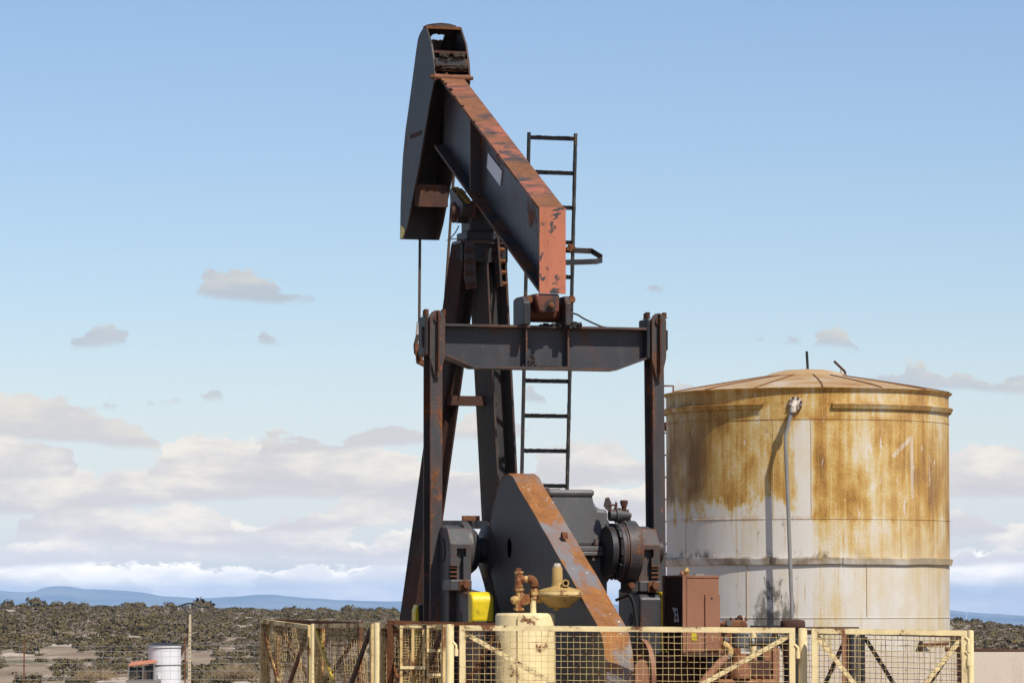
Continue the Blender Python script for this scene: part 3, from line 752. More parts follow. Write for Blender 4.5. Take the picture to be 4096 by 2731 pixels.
# ---- saddle bearing on the post
TP = L(1925, 900, q=0).y
sb = L(1813, 848, t=TP)
zbp = zb(TP)
bq = abs(sb.x)
sbr = mk(MB().box(-.15, .15, TP - .14, TP + .16, zbp - .34, zbp - .09), 'saddle_bearing', M_char_dark, bevel=.02)
mk(MB().lathe([(.05, -bq - .02), (.06, -bq + .02), (.06, bq - .02), (.05, bq + .02)], V3(0, TP, sb.z), (1, 0, 0), 20), 'shaft', M_rust_dark, sbr, smooth=40)
qcap = L(1828, 830, t=TP).x
capp = [L(u, v, q=qcap) for u, v in ((1798, 760), (1806, 752), (1850, 812), (1852, 832), (1846, 864), (1834, 869), (1830, 893), (1816, 891), (1807, 868), (1803, 830))]
mk(MB().prism(capp, (.10, 0, 0)), 'bearing_cap', M_head, sbr)
mk(MB().prism([V3(-p_.x, p_.y, p_.z) for p_ in capp], (-.10, 0, 0)), 'bearing_cap', M_head, sbr)
mk(MB().lathe([(.10, 0), (.095, .014)], L(1816, 850, q=qcap), (-1, 0, 0), 20), 'cap_cover', M_rust_dark, sbr, smooth=40)
mk(MB().box(qcap + .101, -.10, TP - .2, TP + .13, L(1880, 872, t=TP - .15).z, L(1880, 800, t=TP - .15).z), 'saddle_block', M_rust_dark, sbr, bevel=.02)
a1, a2 = L(1807, 754, q=qcap) + V3(.05, 0, .004), L(1850, 813, q=qcap) + V3(.05, 0, .004)
d = MB()
for i in range(24):
    f = i / 23; d.blob(a1.lerp(a2, f) + V3(random.uniform(-.03, .03), 0, random.uniform(-.004, .008)), .03, .03, .012, i)
mk(d, 'lichen', M_lichen, sbr, kind='stuff', label='yellow lichen on the bearing cap')
ap = L(1935, 955, t=TP).z
mk(MB().box(-.19, .19, TP - .17, TP + .17, zbp - .42, zbp - .34), 'base_plate', M_char_dark, sbr, bevel=.01)
mk(MB().box(-.24, .24, TP - .15, TP + .15, zbp - .45, zbp - .42), 'shim_plate', M_char, sbr)
w1 = [L(u, v, t=TP - .25) for u, v in ((1836, 903), (1822, 930), (1800, 955), (1786, 963), (1800, 957), (1825, 956), (1848, 962))]
mk(MB().tube(w1, .006, 6), 'grease_line', M_rubber, sbr)

# ---- samson post: two splayed legs and cross braces
def leg(top, bot, rot, w_, h_, name='leg'):
    d_ = (bot - top).normalized()
    up = Matrix.Rotation(rot, 3, d_) @ Vector((1, 0, 0))
    return mk(MB().hbeam(top, bot, w_, h_, .02, .018, up), name, M_char_leg, post)
M_char_leg = weathered('charcoal_paint_leg', (0.052, 0.052, 0.053), amt=0.23, scale=1.7, under=PINK, under_amt=0.12, rough=0.45, edge=0.8, spots=(0.20, 0.13, 0.03), dust=0.4)
M_leg_shade = weathered('brown_rusted_leg_shaded', (0.024, 0.020, 0.019), amt=0.46, scale=1.6, rough=0.65, edge=0.5, rust=(0.058, 0.024, 0.016), rust2=(0.032, 0.017, 0.013), dust=0.1)  # rusted left leg; its shade is darkened into paint and rust colours
post = mk(MB().box(-.22, .22, TP - .12, TP + .12, zbp - .62, zbp - .45), 'samson_post', M_char_dark)
TB = TP + .65
lt, lb = L(1864, 985, t=TP), L(1668, 2400, t=TB - .05)
lb = lt + (lb - lt) * ((lt.z + .0) / (lt.z - lb.z))
rt, rb = L(1948, 985, t=TP), L(2019, 2400, t=TB - .05)
rb = rt + (rb - rt) * (rt.z / (rt.z - rb.z))
dl = (lb - lt).normalized(); dr_ = (rb - rt).normalized()
upl = Matrix.Rotation(R(24), 3, 'Z') @ Vector((1, 0, 0))
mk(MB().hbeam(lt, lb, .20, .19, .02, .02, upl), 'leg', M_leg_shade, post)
upr = Matrix.Rotation(R(22), 3, 'Z') @ Vector((1, 0, 0))
mk(MB().hbeam(rt, rb, .27, .24, .022, .02, upr), 'leg', M_char_leg, post)
# rear leg, seen only from the side
# cross braces
def onleg(a, b, z): return a + (b - a) * ((a.z - z) / (a.z - b.z))
for v0, v1, nm in ((1585, 1623, 'cross_brace'), (2080, 2112, 'cross_brace')):
    zm = L(1860, (v0 + v1) / 2, t=TP + .3).z; hgt = L(1860, v0, t=TP + .3).z - L(1860, v1, t=TP + .3).z
    mk(MB().beam(onleg(lt, lb, zm), onleg(rt, rb, zm), .12, hgt), nm, M_rust_dark if v0 < 2000 else M_char_dark, post)
zm = L(1860, 2082, t=TP + .3).z
br = L(1882, 2070, t=TP + .3)
mk(MB().box(br.x - .085, br.x + .085, br.y - .02, br.y, zm + .002, zm + .047), 'bracket', M_rust, post)
mk(MB().tube([L(1933, 2080, t=TP + .3), L(1933, 2015, t=TP + .3)], .004, 5), 'antenna_rod', M_black, post)
# gusset plates with bolt rows
gp = [L(u, v, t=TP - .17) for u, v in ((1862, 968), (1896, 962), (1908, 1150), (1868, 1158), (1858, 1100))]
mk(MB().prism(gp, (0, .02, 0)), 'gusset_plate', M_char, post)
for i, vv in enumerate((1000, 1046, 1092, 1138)):
    for k in range(2): mk(MB().bolt(L(1866 + i * 2.5 + k * 17, vv, t=TP - .171), (-.3, -1, 0), .022, .035), 'bolt', M_rust_dark, post)
gp = [L(u, v, t=TP - .22) for u, v in ((1990, 950), (1996, 950), (2010, 1145), (2002, 1145))]
mk(MB().prism(gp, (0, .24, 0)), 'gusset_plate', M_char, post)
for i, vv in enumerate((1000, 1046, 1091, 1136)):
    p = L(1998 + i * 4.2, vv, t=TP - .16)
    mk(MB().bolt(p, (1, -.2, 0), .024, .045), 'bolt', M_rust, post)
    mk(MB().bolt(p + V3(-.02, 0, 0), (-1, -.2, 0), .02, .03), 'bolt', M_rust_dark, post)
d = MB()
for i in range(34):
    vv = random.uniform(1290, 1760); base = 1952 + (vv - 1000) * .05
    p = L(base + random.uniform(-4, 26), vv, q=onleg(rt, rb, L(1990, vv, t=TP).z).x - .02)
    d.blob(p, random.uniform(.006, .018), .02, random.uniform(.006, .02), i)

# ---- access ladder
TL = 1.75
la, lb2 = L(2116, 530, t=TL), L(2086, 1960, t=TL); ra, rb2 = L(2302, 535, t=TL), L(2268, 1960, t=TL)
def ext(a, b, k): return b + (b - a) * k
lad = mk(MB().tube([la, ext(la, lb2, .25)], .018, 8, jit=.0), 'ladder', M_ladder)
def rough_tube(a, b, r, n, jit): 
    return MB().tube([a.lerp(b, i / n) + V3(0, 0, random.uniform(-jit, jit)) for i in range(n + 1)], [r * random.uniform(.95, 1.08) for i in range(n + 1)], 7, jit=.05)
mk(rough_tube(ra, ext(ra, rb2, .25), .018, 90, 0), 'rail', M_ladder, lad)
v = 546.0; k = 0
while v < 2250:
    f = (v - 530) / 1430.0
    a = la.lerp(lb2, f) if f <= 1 else ext(la, lb2, f - 1); b = ra.lerp(rb2, f) if f <= 1 else ext(ra, rb2, f - 1)
    m = MB(); n = 22
    a2_ = V3(a.x, a.y, (a.z + b.z) / 2); b2_ = V3(b.x, b.y, a2_.z)
    m.beam(a2_ + V3(0, .012, -.012), b2_ + V3(0, .012, -.012), .005, .034); m.beam(a2_ + V3(0, 0, .004), b2_ + V3(0, 0, .004), .03, .006)
    for i in range(n): m.blob(a2_.lerp(b2_, random.random()) + V3(0, random.uniform(-.012, .006), random.choice((.006, .006, -.026))), random.uniform(.01, .03), .010, random.uniform(.003, .006), i + k * 31, .4, 5)
    mk(m, 'rung', M_ladder, lad); v += 139.2; k += 1
# safety strap on the ladder
hp = [L(u, v, t=tt) for u, v, tt in ((2262, 1000, TL), (2352, 1004, TL), (2366, 1004, TL - .02), (2408, 1030, TL - .2), (2408, 1040, TL - .3), (2385, 1046, TL - .42), (2330, 1048, TL - .5), (2262, 1050, TL - .52))]
m = MB()
for a, b in zip(hp, hp[1:]): m.beam(a, b, .008, .05)
mk(m, 'safety_strap', M_char_dark, lad)
d = MB()
for u, v in ((2280, 985), (2280, 1000), (2292, 992), (2270, 996)): d.bolt(L(u, v, t=TL - .03), (0, -1, 0), .018, .03)
mk(d, 'strap_clamp', M_rust, lad)

# ---- equalizer: bearing under the tail, cross beam
TE = .22
eqz = lambda v, q=0: L(2178, v, t=TE).z
def EQ(u, v, tt=None): return L(u, v, t=TE if tt is None else tt)
qL, qR = EQ(1731, 1400).x, EQ(2614, 1400).x
zT = EQ(2178, 1309).z
zL_ = EQ(1767, 1415).z; zB = EQ(2178, 1479).z
q1, q2 = EQ(1886, 1480).x, EQ(2452, 1480).x
qa, qb = qL + .04, qR - .04
web = [V3(qa, TE, zT - .01), V3(qb, TE, zT - .01), V3(qb, TE, zL_), V3(q2, TE, zB + .012), V3(q1, TE, zB + .012), V3(qa, TE, zL_)]
eq = mk(MB().prism(web, (0, .016, 0)), 'equalizer_beam', M_equal)
mk(MB().box(qa, qb, TE - .105, TE + .12, zT - .012, zT + .008), 'top_flange', M_equal, eq)
fl = .1
mk(MB().prism([V3(qa, TE - fl, zL_), V3(q1, TE - fl, zB), V3(q2, TE - fl, zB), V3(qb, TE - fl, zL_), V3(qb, TE - fl, zL_ + .02), V3(q2, TE - fl, zB + .02), V3(q1, TE - fl, zB + .02), V3(qa, TE - fl, zL_ + .02)], (0, 2 * fl + .016, 0)), 'bottom_flange', M_equal, eq)
for uu in (2095, 2262):
    qs_ = EQ(uu, 1400).x
    mk(MB().box(qs_ - .007, qs_ + .007, TE - .085, TE - .001, zB + .02, zT - .012), 'stiffener', M_equal, eq)
    mk(MB().box(qs_ - .007, qs_ + .007, TE + .017, TE + .1, zB + .02, zT - .012), 'stiffener', M_equal, eq)
d = MB()
for i in range(30): d.blob(V3(EQ(random.uniform(2215, 2300), 1300).x, TE - .08 + random.uniform(-.03, .05), zT + random.uniform(0, .035)), random.uniform(.012, .035), .03, random.uniform(.008, .025), i)
for i in range(10): d.blob(V3(EQ(random.uniform(2150, 2215), 1300).x, TE - .09, zT + random.uniform(.0, .02)), .025, .02, .014, i + 40)
mk(d, 'grease_lump', M_tar, eq, kind='stuff', label='black tarry grease on the equalizer')
d = MB()
for i in range(18): d.blob(V3(EQ(random.gauss(2122, 12), 1300).x, TE - .05, zB + .02 + random.random() ** 2.5 * .11), .018, .02, .013, i)
for i in range(12): d.blob(V3(EQ(random.uniform(2150, 2270), 1300).x, TE - .06, zB + .024), .03, .02, .009, i)
mk(d, 'mud_lump', M_mud, eq, kind='stuff')
# tail bearing between beam and equalizer
tb = mk(MB().prism([V3(a, -.01, b) for a, b in ((L(2138, 1176, t=-.01).x, zb(0) - .005), (L(2240, 1176, t=-.01).x, zb(0) - .005), (L(2238, 1262, t=-.01).x, L(2238, 1250, t=-.01).z), (L(2160, 1262, t=-.01).x, L(2160, 1250, t=-.01).z))], (0, .42, 0)), 'tail_bearing', M_redcast, bevel=.02)
cc = L(2203, 1222, t=-.02)
mk(MB().lathe([(.055, 0), (.055, .006)], cc + V3(0, -.0, 0) + V3(0, .012, 0), (0, -1, 0), 24), 'bearing_ring', M_char_dark, tb)
mk(MB().lathe([(.026, 0), (.03, .02), (.02, .03), (.018, .05)], cc, (0, -1, 0), 14), 'grease_bolt', M_rust, tb)
for uu, w_ in ((2088, 28), (2256, 16)):
    qx = EQ(uu, 1220).x
    pr = [(-.11, zT + .004), (.2, zT + .004), (.2, zT + .24), (.12, L(uu, 1190, t=TE).z), (-.06, L(uu, 1190, t=TE).z), (-.11, zT + .2)]
    mk(MB().prism([V3(qx - .05, TE - .09 + a, b) for a, b in pr], (.07 if uu < 2200 else .055, 0, 0)), 'bearing_cheek', M_char_dark, tb, bevel=.012)
    mk(MB().bolt(V3(qx + .02, TE - .15 + .0, L(uu, 1197, t=TE - .15).z), (0, -1, 0), .03, .03), 'bolt', M_rust, tb)
mk(MB().lathe([(.085, -.17), (.085, .17)], V3(EQ(2175, 1250).x, TE + .04, zT + .13), (1, 0, 0), 20), 'bearing_housing', M_redcast, tb, smooth=40)
d = MB()
for i in range(26): d.blob(V3(EQ(2258 + random.gauss(0, 7), 1300).x, TE - .13 + random.uniform(-.02, .02), zT + random.uniform(0, .22)), .02, .02, .024, i)
mk(d, 'grease_lump', M_tar, tb, kind='stuff')
hs = [L(u, v, t=TE - .05) for u, v in ((2275, 1252), (2290, 1252), (2310, 1258), (2335, 1274), (2370, 1291), (2405, 1306), (2440, 1313))]
mk(MB().tube(hs, .008, 7), 'grease_hose', M_rubber, eq, smooth=50)

# ---- pitman arms
zbot = 1.05
for s_, qc_, u0 in ((-1, qL, 1731), (1, qR, 2614)):
    sg = s_
    off = 0 if s_ < 0 else 12
    v_ = lambda vv: L(u0, vv + off, t=TE - .15).z
    tq = TE - .15
    hw = .066 if s_ < 0 else .064
    wlow = .053
    # tapered front strap with rounded top
    P_ = []
    for k in range(13):
        a = math.pi * k / 12; P_.append(V3(qc_ + hw * math.cos(a), tq, v_(1240 + 30) + .066 * math.sin(a)))
    P_ += [V3(qc_ - hw, tq, v_(1425)), V3(qc_ - .018, tq, v_(1510)), V3(qc_ + .018, tq, v_(1510)), V3(qc_ + hw, tq, v_(1425))]
    pa = mk(MB().prism(P_, (0, .03, 0)), 'pitman_arm', M_pitman)
    ztop_ = v_(1330)
    dx_ = .0 if s_ < 0 else .03
    qb_ = qc_ + dx_
    # lower I section
    m = MB()
    def seg(y0, y1, hw0):
        m.hexa([V3(qb_ - hw0, y0, zbot), V3(qb_ + hw0, y0, zbot), V3(qb_ + hw0, y1, zbot), V3(qb_ - hw0, y1, zbot),
                V3(qc_ - hw0, y0, ztop_), V3(qc_ + hw0, y0, ztop_), V3(qc_ + hw0, y1, ztop_), V3(qc_ - hw0, y1, ztop_)])
    seg(tq + .03, tq + .05, wlow); seg(tq + .24, tq + .26, wlow); seg(tq + .05, tq + .24, .008)
    mk(m, 'shank', M_pitman, pa)
    mk(MB().prism([V3(qc_ + a, tq - .012, b) for a, b in ((-.02, v_(1420)), (-.006, v_(1500)), (.006, v_(1500)), (.02, v_(1420)), (.02, v_(1410)), (-.02, v_(1410)))], (0, .01, 0)), 'toe_plate', M_rust, pa)
    mk(MB().box(qc_ - .007, qc_ + .007, tq - .05, tq - .001, v_(1480), v_(1245)), 'rib', M_rust_dark, pa)
    mk(MB().lathe([(.034, 0), (.034, .02)], V3(qc_ - .003, tq, v_(1272)), (0, -1, 0), 18), 'wrist_pin', M_rust_dark, pa)
    mk(MB().box(qc_ - .10, qc_ + .085, tq + .035, tq + .27, zL_ - .02, v_(1262)), 'clevis', M_char_dark, pa, bevel=.015)
    for k, (a, b) in enumerate(((-.085, .06), (-.055, .2), (.07, .06), (.055, .2))):
        mk(MB().bolt(V3(qc_ + a, tq + b, v_(1258)), (0, 0, 1), .022, .05), 'bolt', M_rust_dark, pa)
    eo = qc_ + s_ * .105
    m = MB().tube([V3(qc_ + s_ * .07, tq + .1, v_(1306)), V3(eo, tq + .1, v_(1306)), V3(eo, tq + .1, v_(1380)), V3(qc_ + s_ * .06, tq + .1, v_(1402))], .013, 8)
    mk(m, 'lifting_eye', M_char_dark, pa)
    # crank-pin boss at the foot
    mk(MB().lathe([(.12, -.11), (.15, -.07), (.15, .07), (.12, .11)], V3(qb_, tq + .15, zbot - .05), (1, 0, 0), 24), 'foot_bearing', M_cast, pa, smooth=40)
mk(MB().tube([L(1677, 1288, t=tc - .02), L(1672, 1340, t=tc - .02)], .024, 10), 'rope_socket', M_flange, cbar)
mk(MB().tube([L(1672, 1338, t=tc - .02), L(1661, 1380, t=tc), L(1663, 1410, t=tc), L(1672, 1425, t=tc)], .02, 8), 'rope_loop', M_cable, cbar)
mk(MB().lathe([(.085, -.02), (.06, -.012), (.06, .012), (.085, .02)], L(1678, 1405, t=tc - .06), (1, -.6, 0), 20), 'sheave', M_rust, cbar, smooth=40)
mk(MB().prism([L(u, v, t=tc - .08) for u, v in ((1669, 1430), (1680, 1420), (1702, 1450), (1700, 1466), (1672, 1452))], (0, .06, 0)), 'hook', M_rust, cbar)

# ---- gearbox
TG = -.55
G = lambda u, v, tt=TG: L(u, v, t=tt)
right = [G(u, v) for u, v in ((2360, 1958), (2372, 1964), (2374, 1987), (2377, 2004), (2385, 2022), (2394, 2034), (2432, 2037), (2436, 2150), (2436, 2185))]
qcen = .0
prof = [(p.x, p.z) for p in right]
left = [(-a, b) for a, b in prof][::-1]
poly = [V3(a, TG, b) for a, b in prof + left]
gb = mk(MB().prism(poly, (0, .95, 0)), 'gearbox', M_cast, bevel=.03)
zf0, zf1, zf2 = G(2400, 2184).z, G(2400, 2204).z, G(2400, 2222).z
qf = G(2450, 2200).x
mk(MB().box(-qf, qf, TG - .07, TG + 1.0, zf1, zf0), 'split_flange', M_cast, gb, bevel=.008)
mk(MB().box(-qf, qf, TG - .07, TG + 1.0, zf2, zf1 - .002), 'split_flange', M_cast, gb, bevel=.008)
mk(MB().box(-.33, .33, TG, TG + .95, .9, zf2 - .002), 'lower_case', M_cast, gb, bevel=.03)
mk(MB().box(G(2190, 1970).x, G(2374, 1970).x + .008, TG - .02, TG + .9, G(2300, 1984).z, G(2300, 1957).z), 'lid', M_cast, gb, bevel=.025)
mk(MB().lathe([(.15, .30), (.15, .36), (.12, .40)], V3(0, TG - .0, L(2440, 2190, t=TG).z), (1, 0, 0), 28), 'bearing_boss', M_cast, gb, smooth=40)
for u, v in ((2385, 2178), (2432, 2140), (2250, 2180)):
    mk(MB().bolt(G(u, v, TG - .035), (0, 0, 1), .022, .05), 'bolt', M_cast, gb)
for u, v in ((2372, 2240), (2435, 2253)):
    mk(MB().bolt(G(u, v - 18, TG - .035), (0, 0, -1), .018, .04), 'bolt', M_cast, gb)
mk(MB().box(G(2186, 1955).x, G(2214, 1955).x, TG + .1, TG + .3, G(2200, 1958).z, G(2200, 1946).z), 'breather', M_char, gb, bevel=.01)
mk(MB().box(G(2238, 1958).x, G(2268, 1958).x, TG + .2, TG + .3, G(2250, 1958).z, G(2250, 1952).z), 'oil_cap', M_char, gb)
mk(MB().box(-.5, .5, -.7, 1.9, .35, .9), 'gearbox_pedestal', M_char_dark)
mk(MB().box(-.75, .75, -2.6, 3.3, .12, .35), 'steel_skid', M_rust_dark)

# ---- crank shafts, cranks, counterweights
zs = L(1900, 2200, t=0).z
mk(MB().lathe([(.11, -1.0), (.11, 1.0)], V3(0, .02, zs), (1, 0, 0), 24), 'crankshaft', M_char_dark, smooth=40)
mk(MB().lathe([(.20, -.62), (.24, -.6), (.24, -.5), (.29, -.48), (.29, -.40), (.22, -.38), (.22, .38), (.29, .40), (.29, .48), (.24, .5), (.24, .6), (.2, .62)], V3(0, .02, zs), (1, 0, 0), 32), 'shaft_housing', M_char_dark, smooth=40)
def crank(u0, u1, mirror, voff=0.0):
    TC = -.25
    q0, q1 = L(u0, 2250, t=TC).x, L(u1, 2250, t=TC).x
    def Z(v): return L((u0 + u1) / 2, v + voff, t=TC).z
    def Q(f): return q0 + (q1 - q0) * f if not mirror else q1 - (q1 - q0) * f
    side = [(TC + .06, Z(2182)), (TC + .13, Z(2110)), (.05, Z(2098)), (.18, Z(2120)), (.28, Z(2180)), (.30, Z(2260)), (.24, Z(2400)), (.2, .95), (TC + .06, .95)]
    ck = mk(MB().prism([V3(q0, a, b) for a, b in side], (q1 - q0, 0, 0)), 'crank', M_crank, bevel=.018)
    TC0 = TC
    def plate(f0, f1, v0, v1, name='web_plate', mat=M_crank, d0=0.0):
        a, b = sorted((Q(f0), Q(f1))); zlo, zhi = (Z(v1) if v1 < 3000 else .95), Z(v0)
        return mk(MB().box(a, b, TC0 + d0, TC0 + .0605, zlo, zhi), name, mat, ck)
    # shoulder
    a, b = sorted((Q(0), Q(1)))
    mk(MB().prism([V3(a, TC0, Z(2176)), V3(a, TC0 + .062, Z(2176)), V3(a, TC0 + .132, Z(2109)), V3(a, TC0 + .11, Z(2112))], (b - a, 0, 0)), 'shoulder', M_crank, ck)
    plate(0, 1, 2176.3, 2192); plate(0, .30, 2192.3, 2224); plate(.76, 1, 2192.3, 2224)
    plate(0, .40, 2224.3, 2255); plate(.63, 1, 2224.3, 5000)
    plate(.0, .40, 2255.2, 2262)
    for k in range(4): plate(.0, .38, 2266 + k * 17, 2272 + k * 17, 'rack_tooth', M_rust, .012)
    plate(.0, .38, 2255.6, 5000, 'rack_back', M_char_dark, .045)
    # hub boss beside the crank
    sgn = 1 if not mirror else -1
    mk(MB().lathe([(.25, 0), (.25, .06), (.21, .09), (.17, .14)], V3(Q(1) - .02 * sgn, .04, zs), (sgn, 0, 0), 32), 'hub', M_crank, ck, smooth=40)
    return ck, Q, Z
ckl, QL, ZL = crank(1803, 1884, False)
M_crank_r = M_crank; M_crank = M_pitman
ckr, QR, ZR = crank(2556, 2640, True, 4)
M_crank = M_crank_r
def bolt_block(u0, u1, v0, v1, ub, vb, ck, tt=-.36):
    a, b = L(u0, v1, t=tt), L(u1, v0, t=tt)
    cb = mk(MB().box(a.x, b.x, tt, -.1, a.z, b.z), 'clamp_block', M_crank, ck, bevel=.012)
    p = L(ub, vb, t=tt)
    mk(MB().box(p.x - .045, p.x + .035, tt - .012, tt, p.z - .055, p.z + .035), 'washer_plate', M_rust, ck)
    mk(MB().bolt(p + V3(.005, -.012, 0), (0, -1, 0), .034, .07), 'clamp_bolt', M_rust, ck)
bolt_block(1802, 1888, 2317, 2362, 1856, 2337, ckl)
bolt_block(2558, 2645, 2322, 2366, 2611, 2342, ckr)
def weight(qs0, th_, t0, t1, zt_, name_lab, yl0, cap_on=True):
    """slab counterweight lying in the swing plane, its near end painted yellow"""
    e = MB(); b_ = .07
    side = [(t0 + .07, zt_), (t1, zt_ + .05), (t1, .75), (t0, .75), (t0, zt_ - .05), (t0 + .02, zt_ - .015)]
    cw = mk(e.prism([V3(qs0, a, b) for a, b in side[:1] + side[1:]], (th_, 0, 0)), 'counterweight', M_char, bevel=.02, label=name_lab)
    for zz in (zt_ - .22, zt_ - .55):
        mk(MB().lathe([(.055, 0), (.05, .004)], V3(qs0 - .0005, (t0 + t1) / 2 - .05, zz), (-1, 0, 0), 20), 'core_hole_shade', M_black, cw)  # nothing is bored: black disc paints the shade of a core hole
    if not cap_on: return cw
    # yellow cap: shell over the near end
    cap = [(t0 + yl0, zt_ + .012 + .05 * (yl0 - .07) / (t1 - t0 - .07)), (t0 + .065, zt_ + .010), (t0 + .015, zt_ - .012), (t0 - .010, zt_ - .055), (t0 - .006, zt_ - .235), (t0 + .03, zt_ - .262), (t0 + yl0, zt_ - .262)]
    mk(MB().prism([V3(qs0 - .007, a, b) for a, b in cap], (th_ + .014, 0, 0)), 'yellow_end', M_yellow, cw, bevel=.05).modifiers['bevel'].segments = 4
    return cw
pw = L(1890, 2385, t=-.72)
weight(pw.x, L(1973, 2385, t=-.72).x - pw.x, -.72, .1, L(1930, 2372, t=-.72).z, 'counterweight with a bright yellow end beside the left crank', .12)
pw = L(1704, 2400, t=.55)
q_ = L(1659, 2400, t=.55).x
ow = mk(MB().prism([V3(q_ + .03, .55, L(1680, 2420, t=.55).z), V3(pw.x + .1, .55, L(1706, 2405, t=.55).z), V3(pw.x + .1, .55, .75), V3(q_ + .03, .55, .75)], (0, .12, 0)), 'counterweight', M_char, label='counterweight with a yellow edge behind the left pitman arm')
mk(MB().prism([V3(q_, .545, .75), V3(q_ + .037, .545, .75), V3(q_ + .037, .545, L(1676, 2416, t=.55).z), V3(q_ + .022, .545, L(1668, 2420, t=.55).z), V3(q_ + .006, .545, L(1661, 2440, t=.55).z)], (0, .13, 0)), 'yellow_end', M_yellow, ow, bevel=.008)
pw = L(2560, 2400, t=-.4); pw2 = L(2648, 2400, t=-.4)
weight(pw.x, pw2.x - pw.x + .08, -.4, .2, L(2610, 2374, t=-.4).z, 'dark counterweight below the right crank', .05, False)
p1_, p2_ = L(2648, 2400, t=-.43), L(2672, 2400, t=-.43)
mk(MB().box(p1_.x, p2_.x, -.43, .0, .75, L(2650, 2366, t=-.43).z), 'yellow_end', M_yellow, ckr, bevel=.02, label='yellow weight end beside the brown radiator')

# ---- brake drum on the right of the gearbox
TD = -.7
bc = L(2500, 2205, t=TD)
bq0 = .33
bd = mk(MB().lathe([(.19, bq0), (.22, bq0), (.242, bq0 + .02), (.242, bq0 + .05), (.25, bq0 + .052), (.25, bq0 + .19), (.242, bq0 + .195), (.10, bq0 + .21)], V3(0, TD, bc.z), (1, 0, 0), 48), 'brake_drum', M_drum, smooth=30)
mk(MB().lathe([(.264, bq0 + .07), (.264, bq0 + .18), (.252, bq0 + .181), (.252, bq0 + .069)], V3(0, TD, bc.z), (1, 0, 0), 48), 'brake_band', M_drum, bd, smooth=30)
m = MB()
for k in range(10):
    a = 2 * math.pi * k / 10
    m.beam(V3(bq0 + .0, TD + .2 * math.cos(a), bc.z + .2 * math.sin(a)), V3(bq0 + .0, TD + .245 * math.cos(a), bc.z + .245 * math.sin(a)), .06, .02, (1, 0, 0))
mk(m, 'drum_spokes', M_black, bd, kind='stuff')
mk(MB().lathe([(.215, bq0 - .07), (.215, bq0 - .02), (.1, bq0 - .015)], V3(0, TD, bc.z), (1, 0, 0), 40), 'inner_disc', M_char_dark, bd, smooth=30)
D = lambda u, v, tt=TD: L(u, v, t=tt)
mk(MB().lathe([(.05, 0), (.05, .05), (.065, .055), (.065, .1), (.045, .105), (.045, .16)], D(2437, 2060), (1, .0, .0), 16), 'brake_shaft', M_drum, bd, smooth=40)
for u0 in (2482, 2512):
    mk(MB().prism([D(u, v) for u, v in ((u0 - 6, 2040), (u0 + 2, 2037), (u0 + 14, 2086), (u0 + 6, 2088))], (0, .06, 0)), 'band_lug', M_char, bd)
mk(MB().box(D(2480, 2038).x, D(2516, 2038).x, TD + .002, TD + .058, D(2490, 2042).z, D(2490, 2037).z), 'lug_bridge', M_char, bd)
mk(MB().lathe([(.022, 0), (.022, .03), (.03, .032), (.03, .05), (.034, .052), (.034, .075), (.026, .08)], D(2496, 2037), (0, 0, 1), 14), 'adjusting_bolt', M_rust_dark, bd, smooth=40)
mk(MB().tube([D(2436, 2060), D(2524, 2060)], .02, 10), 'pivot_bar', M_drum, bd)
mk(MB().prism([D(u, v) for u, v in ((2416, 2022), (2424, 1990), (2436, 1988), (2446, 2010), (2448, 2040), (2440, 2048), (2424, 2034))], (0, .015, 0)), 'brake_lever', M_char, bd)
mk(MB().prism([D(u, v) for u, v in ((2456, 2036), (2462, 2020), (2464, 2005), (2470, 2010), (2470, 2024), (2464, 2042))], (0, .02, 0)), 'brake_lever', M_char, bd)
mk(MB().tube([D(2436, 2020), D(2468, 2018)], .008, 8), 'lever_pin', M_rust_dark, bd)
mk(MB().box(D(2494, 2320).x, D(2538, 2320).x, TD - .1, TD + .1, D(2510, 2372).z, D(2510, 2322).z), 'band_anchor', M_char, bd, bevel=.02)
mk(MB().bolt(D(2520, 2340, TD - .1), (0, -1, 0), .028, .06), 'anchor_bolt', M_rust, bd)
ch = [D(u, v, -.85) for u, v in ((2515, 2376), (2525, 2388), (2534, 2410), (2541, 2450), (2546, 2500), (2548, 2600), (2549, 2740))]
mk(MB().tube(ch, .016, 8), 'flexible_conduit', M_rubber, bd, smooth=50)
mk(MB().tube([D(2462, 2400, -.7), D(2516, 2378, -.75)], .012, 8), 'drain_pipe', M_rust_dark, bd)

# ---- belt guard
QG = -.594
contour = [(2035, 1894), (2018, 1902), (2006, 1917), (1989, 1959), (1978, 2009), (1968, 2055), (1958, 2110), (1951, 2180), (1951, 2240), (1958, 2290), (1972, 2340), (1990, 2420), (2012, 2500), (2045, 2640), (2090, 2790), (2150, 2900), (2240, 2950), (2330, 2945), (2390, 2880), (2420, 2800), (2427, 2730), (2426, 2660), (2422, 2608), (2409, 2540), (2393, 2500), (2351, 2428), (2310, 2353), (2281, 2300), (2252, 2254), (2223, 2203), (2200, 2160), (2166, 2103), (2142, 2059), (2116, 2015), (2080, 1956), (2068, 1932), (2055, 1908)]
W_G = .225
gpts = [L(u, v, q=QG) for u, v in contour]
hole = [L(2039 + 9.5 * math.cos(a), 2191 + 40 * math.sin(a), q=QG) for a in [2 * math.pi * k / 16 for k in range(16)]]
def holed(outer, inner, shift=0.0):
    bm = bmesh.new()
    eo = []
    for lp in (outer, inner):
        vs_ = [bm.verts.new(p + V3(shift, 0, 0)) for p in lp]
        eo += [bm.edges.new((vs_[i], vs_[(i + 1) % len(vs_)])) for i in range(len(vs_))]
    bmesh.ops.triangle_fill(bm, use_beauty=True, use_dissolve=False, edges=eo)
    bm.verts.index_update()
    m_ = MB().add([v_.co.copy() for v_ in bm.verts], [tuple(x.index for x in f.verts) for f in bm.faces]); bm.free(); return m_
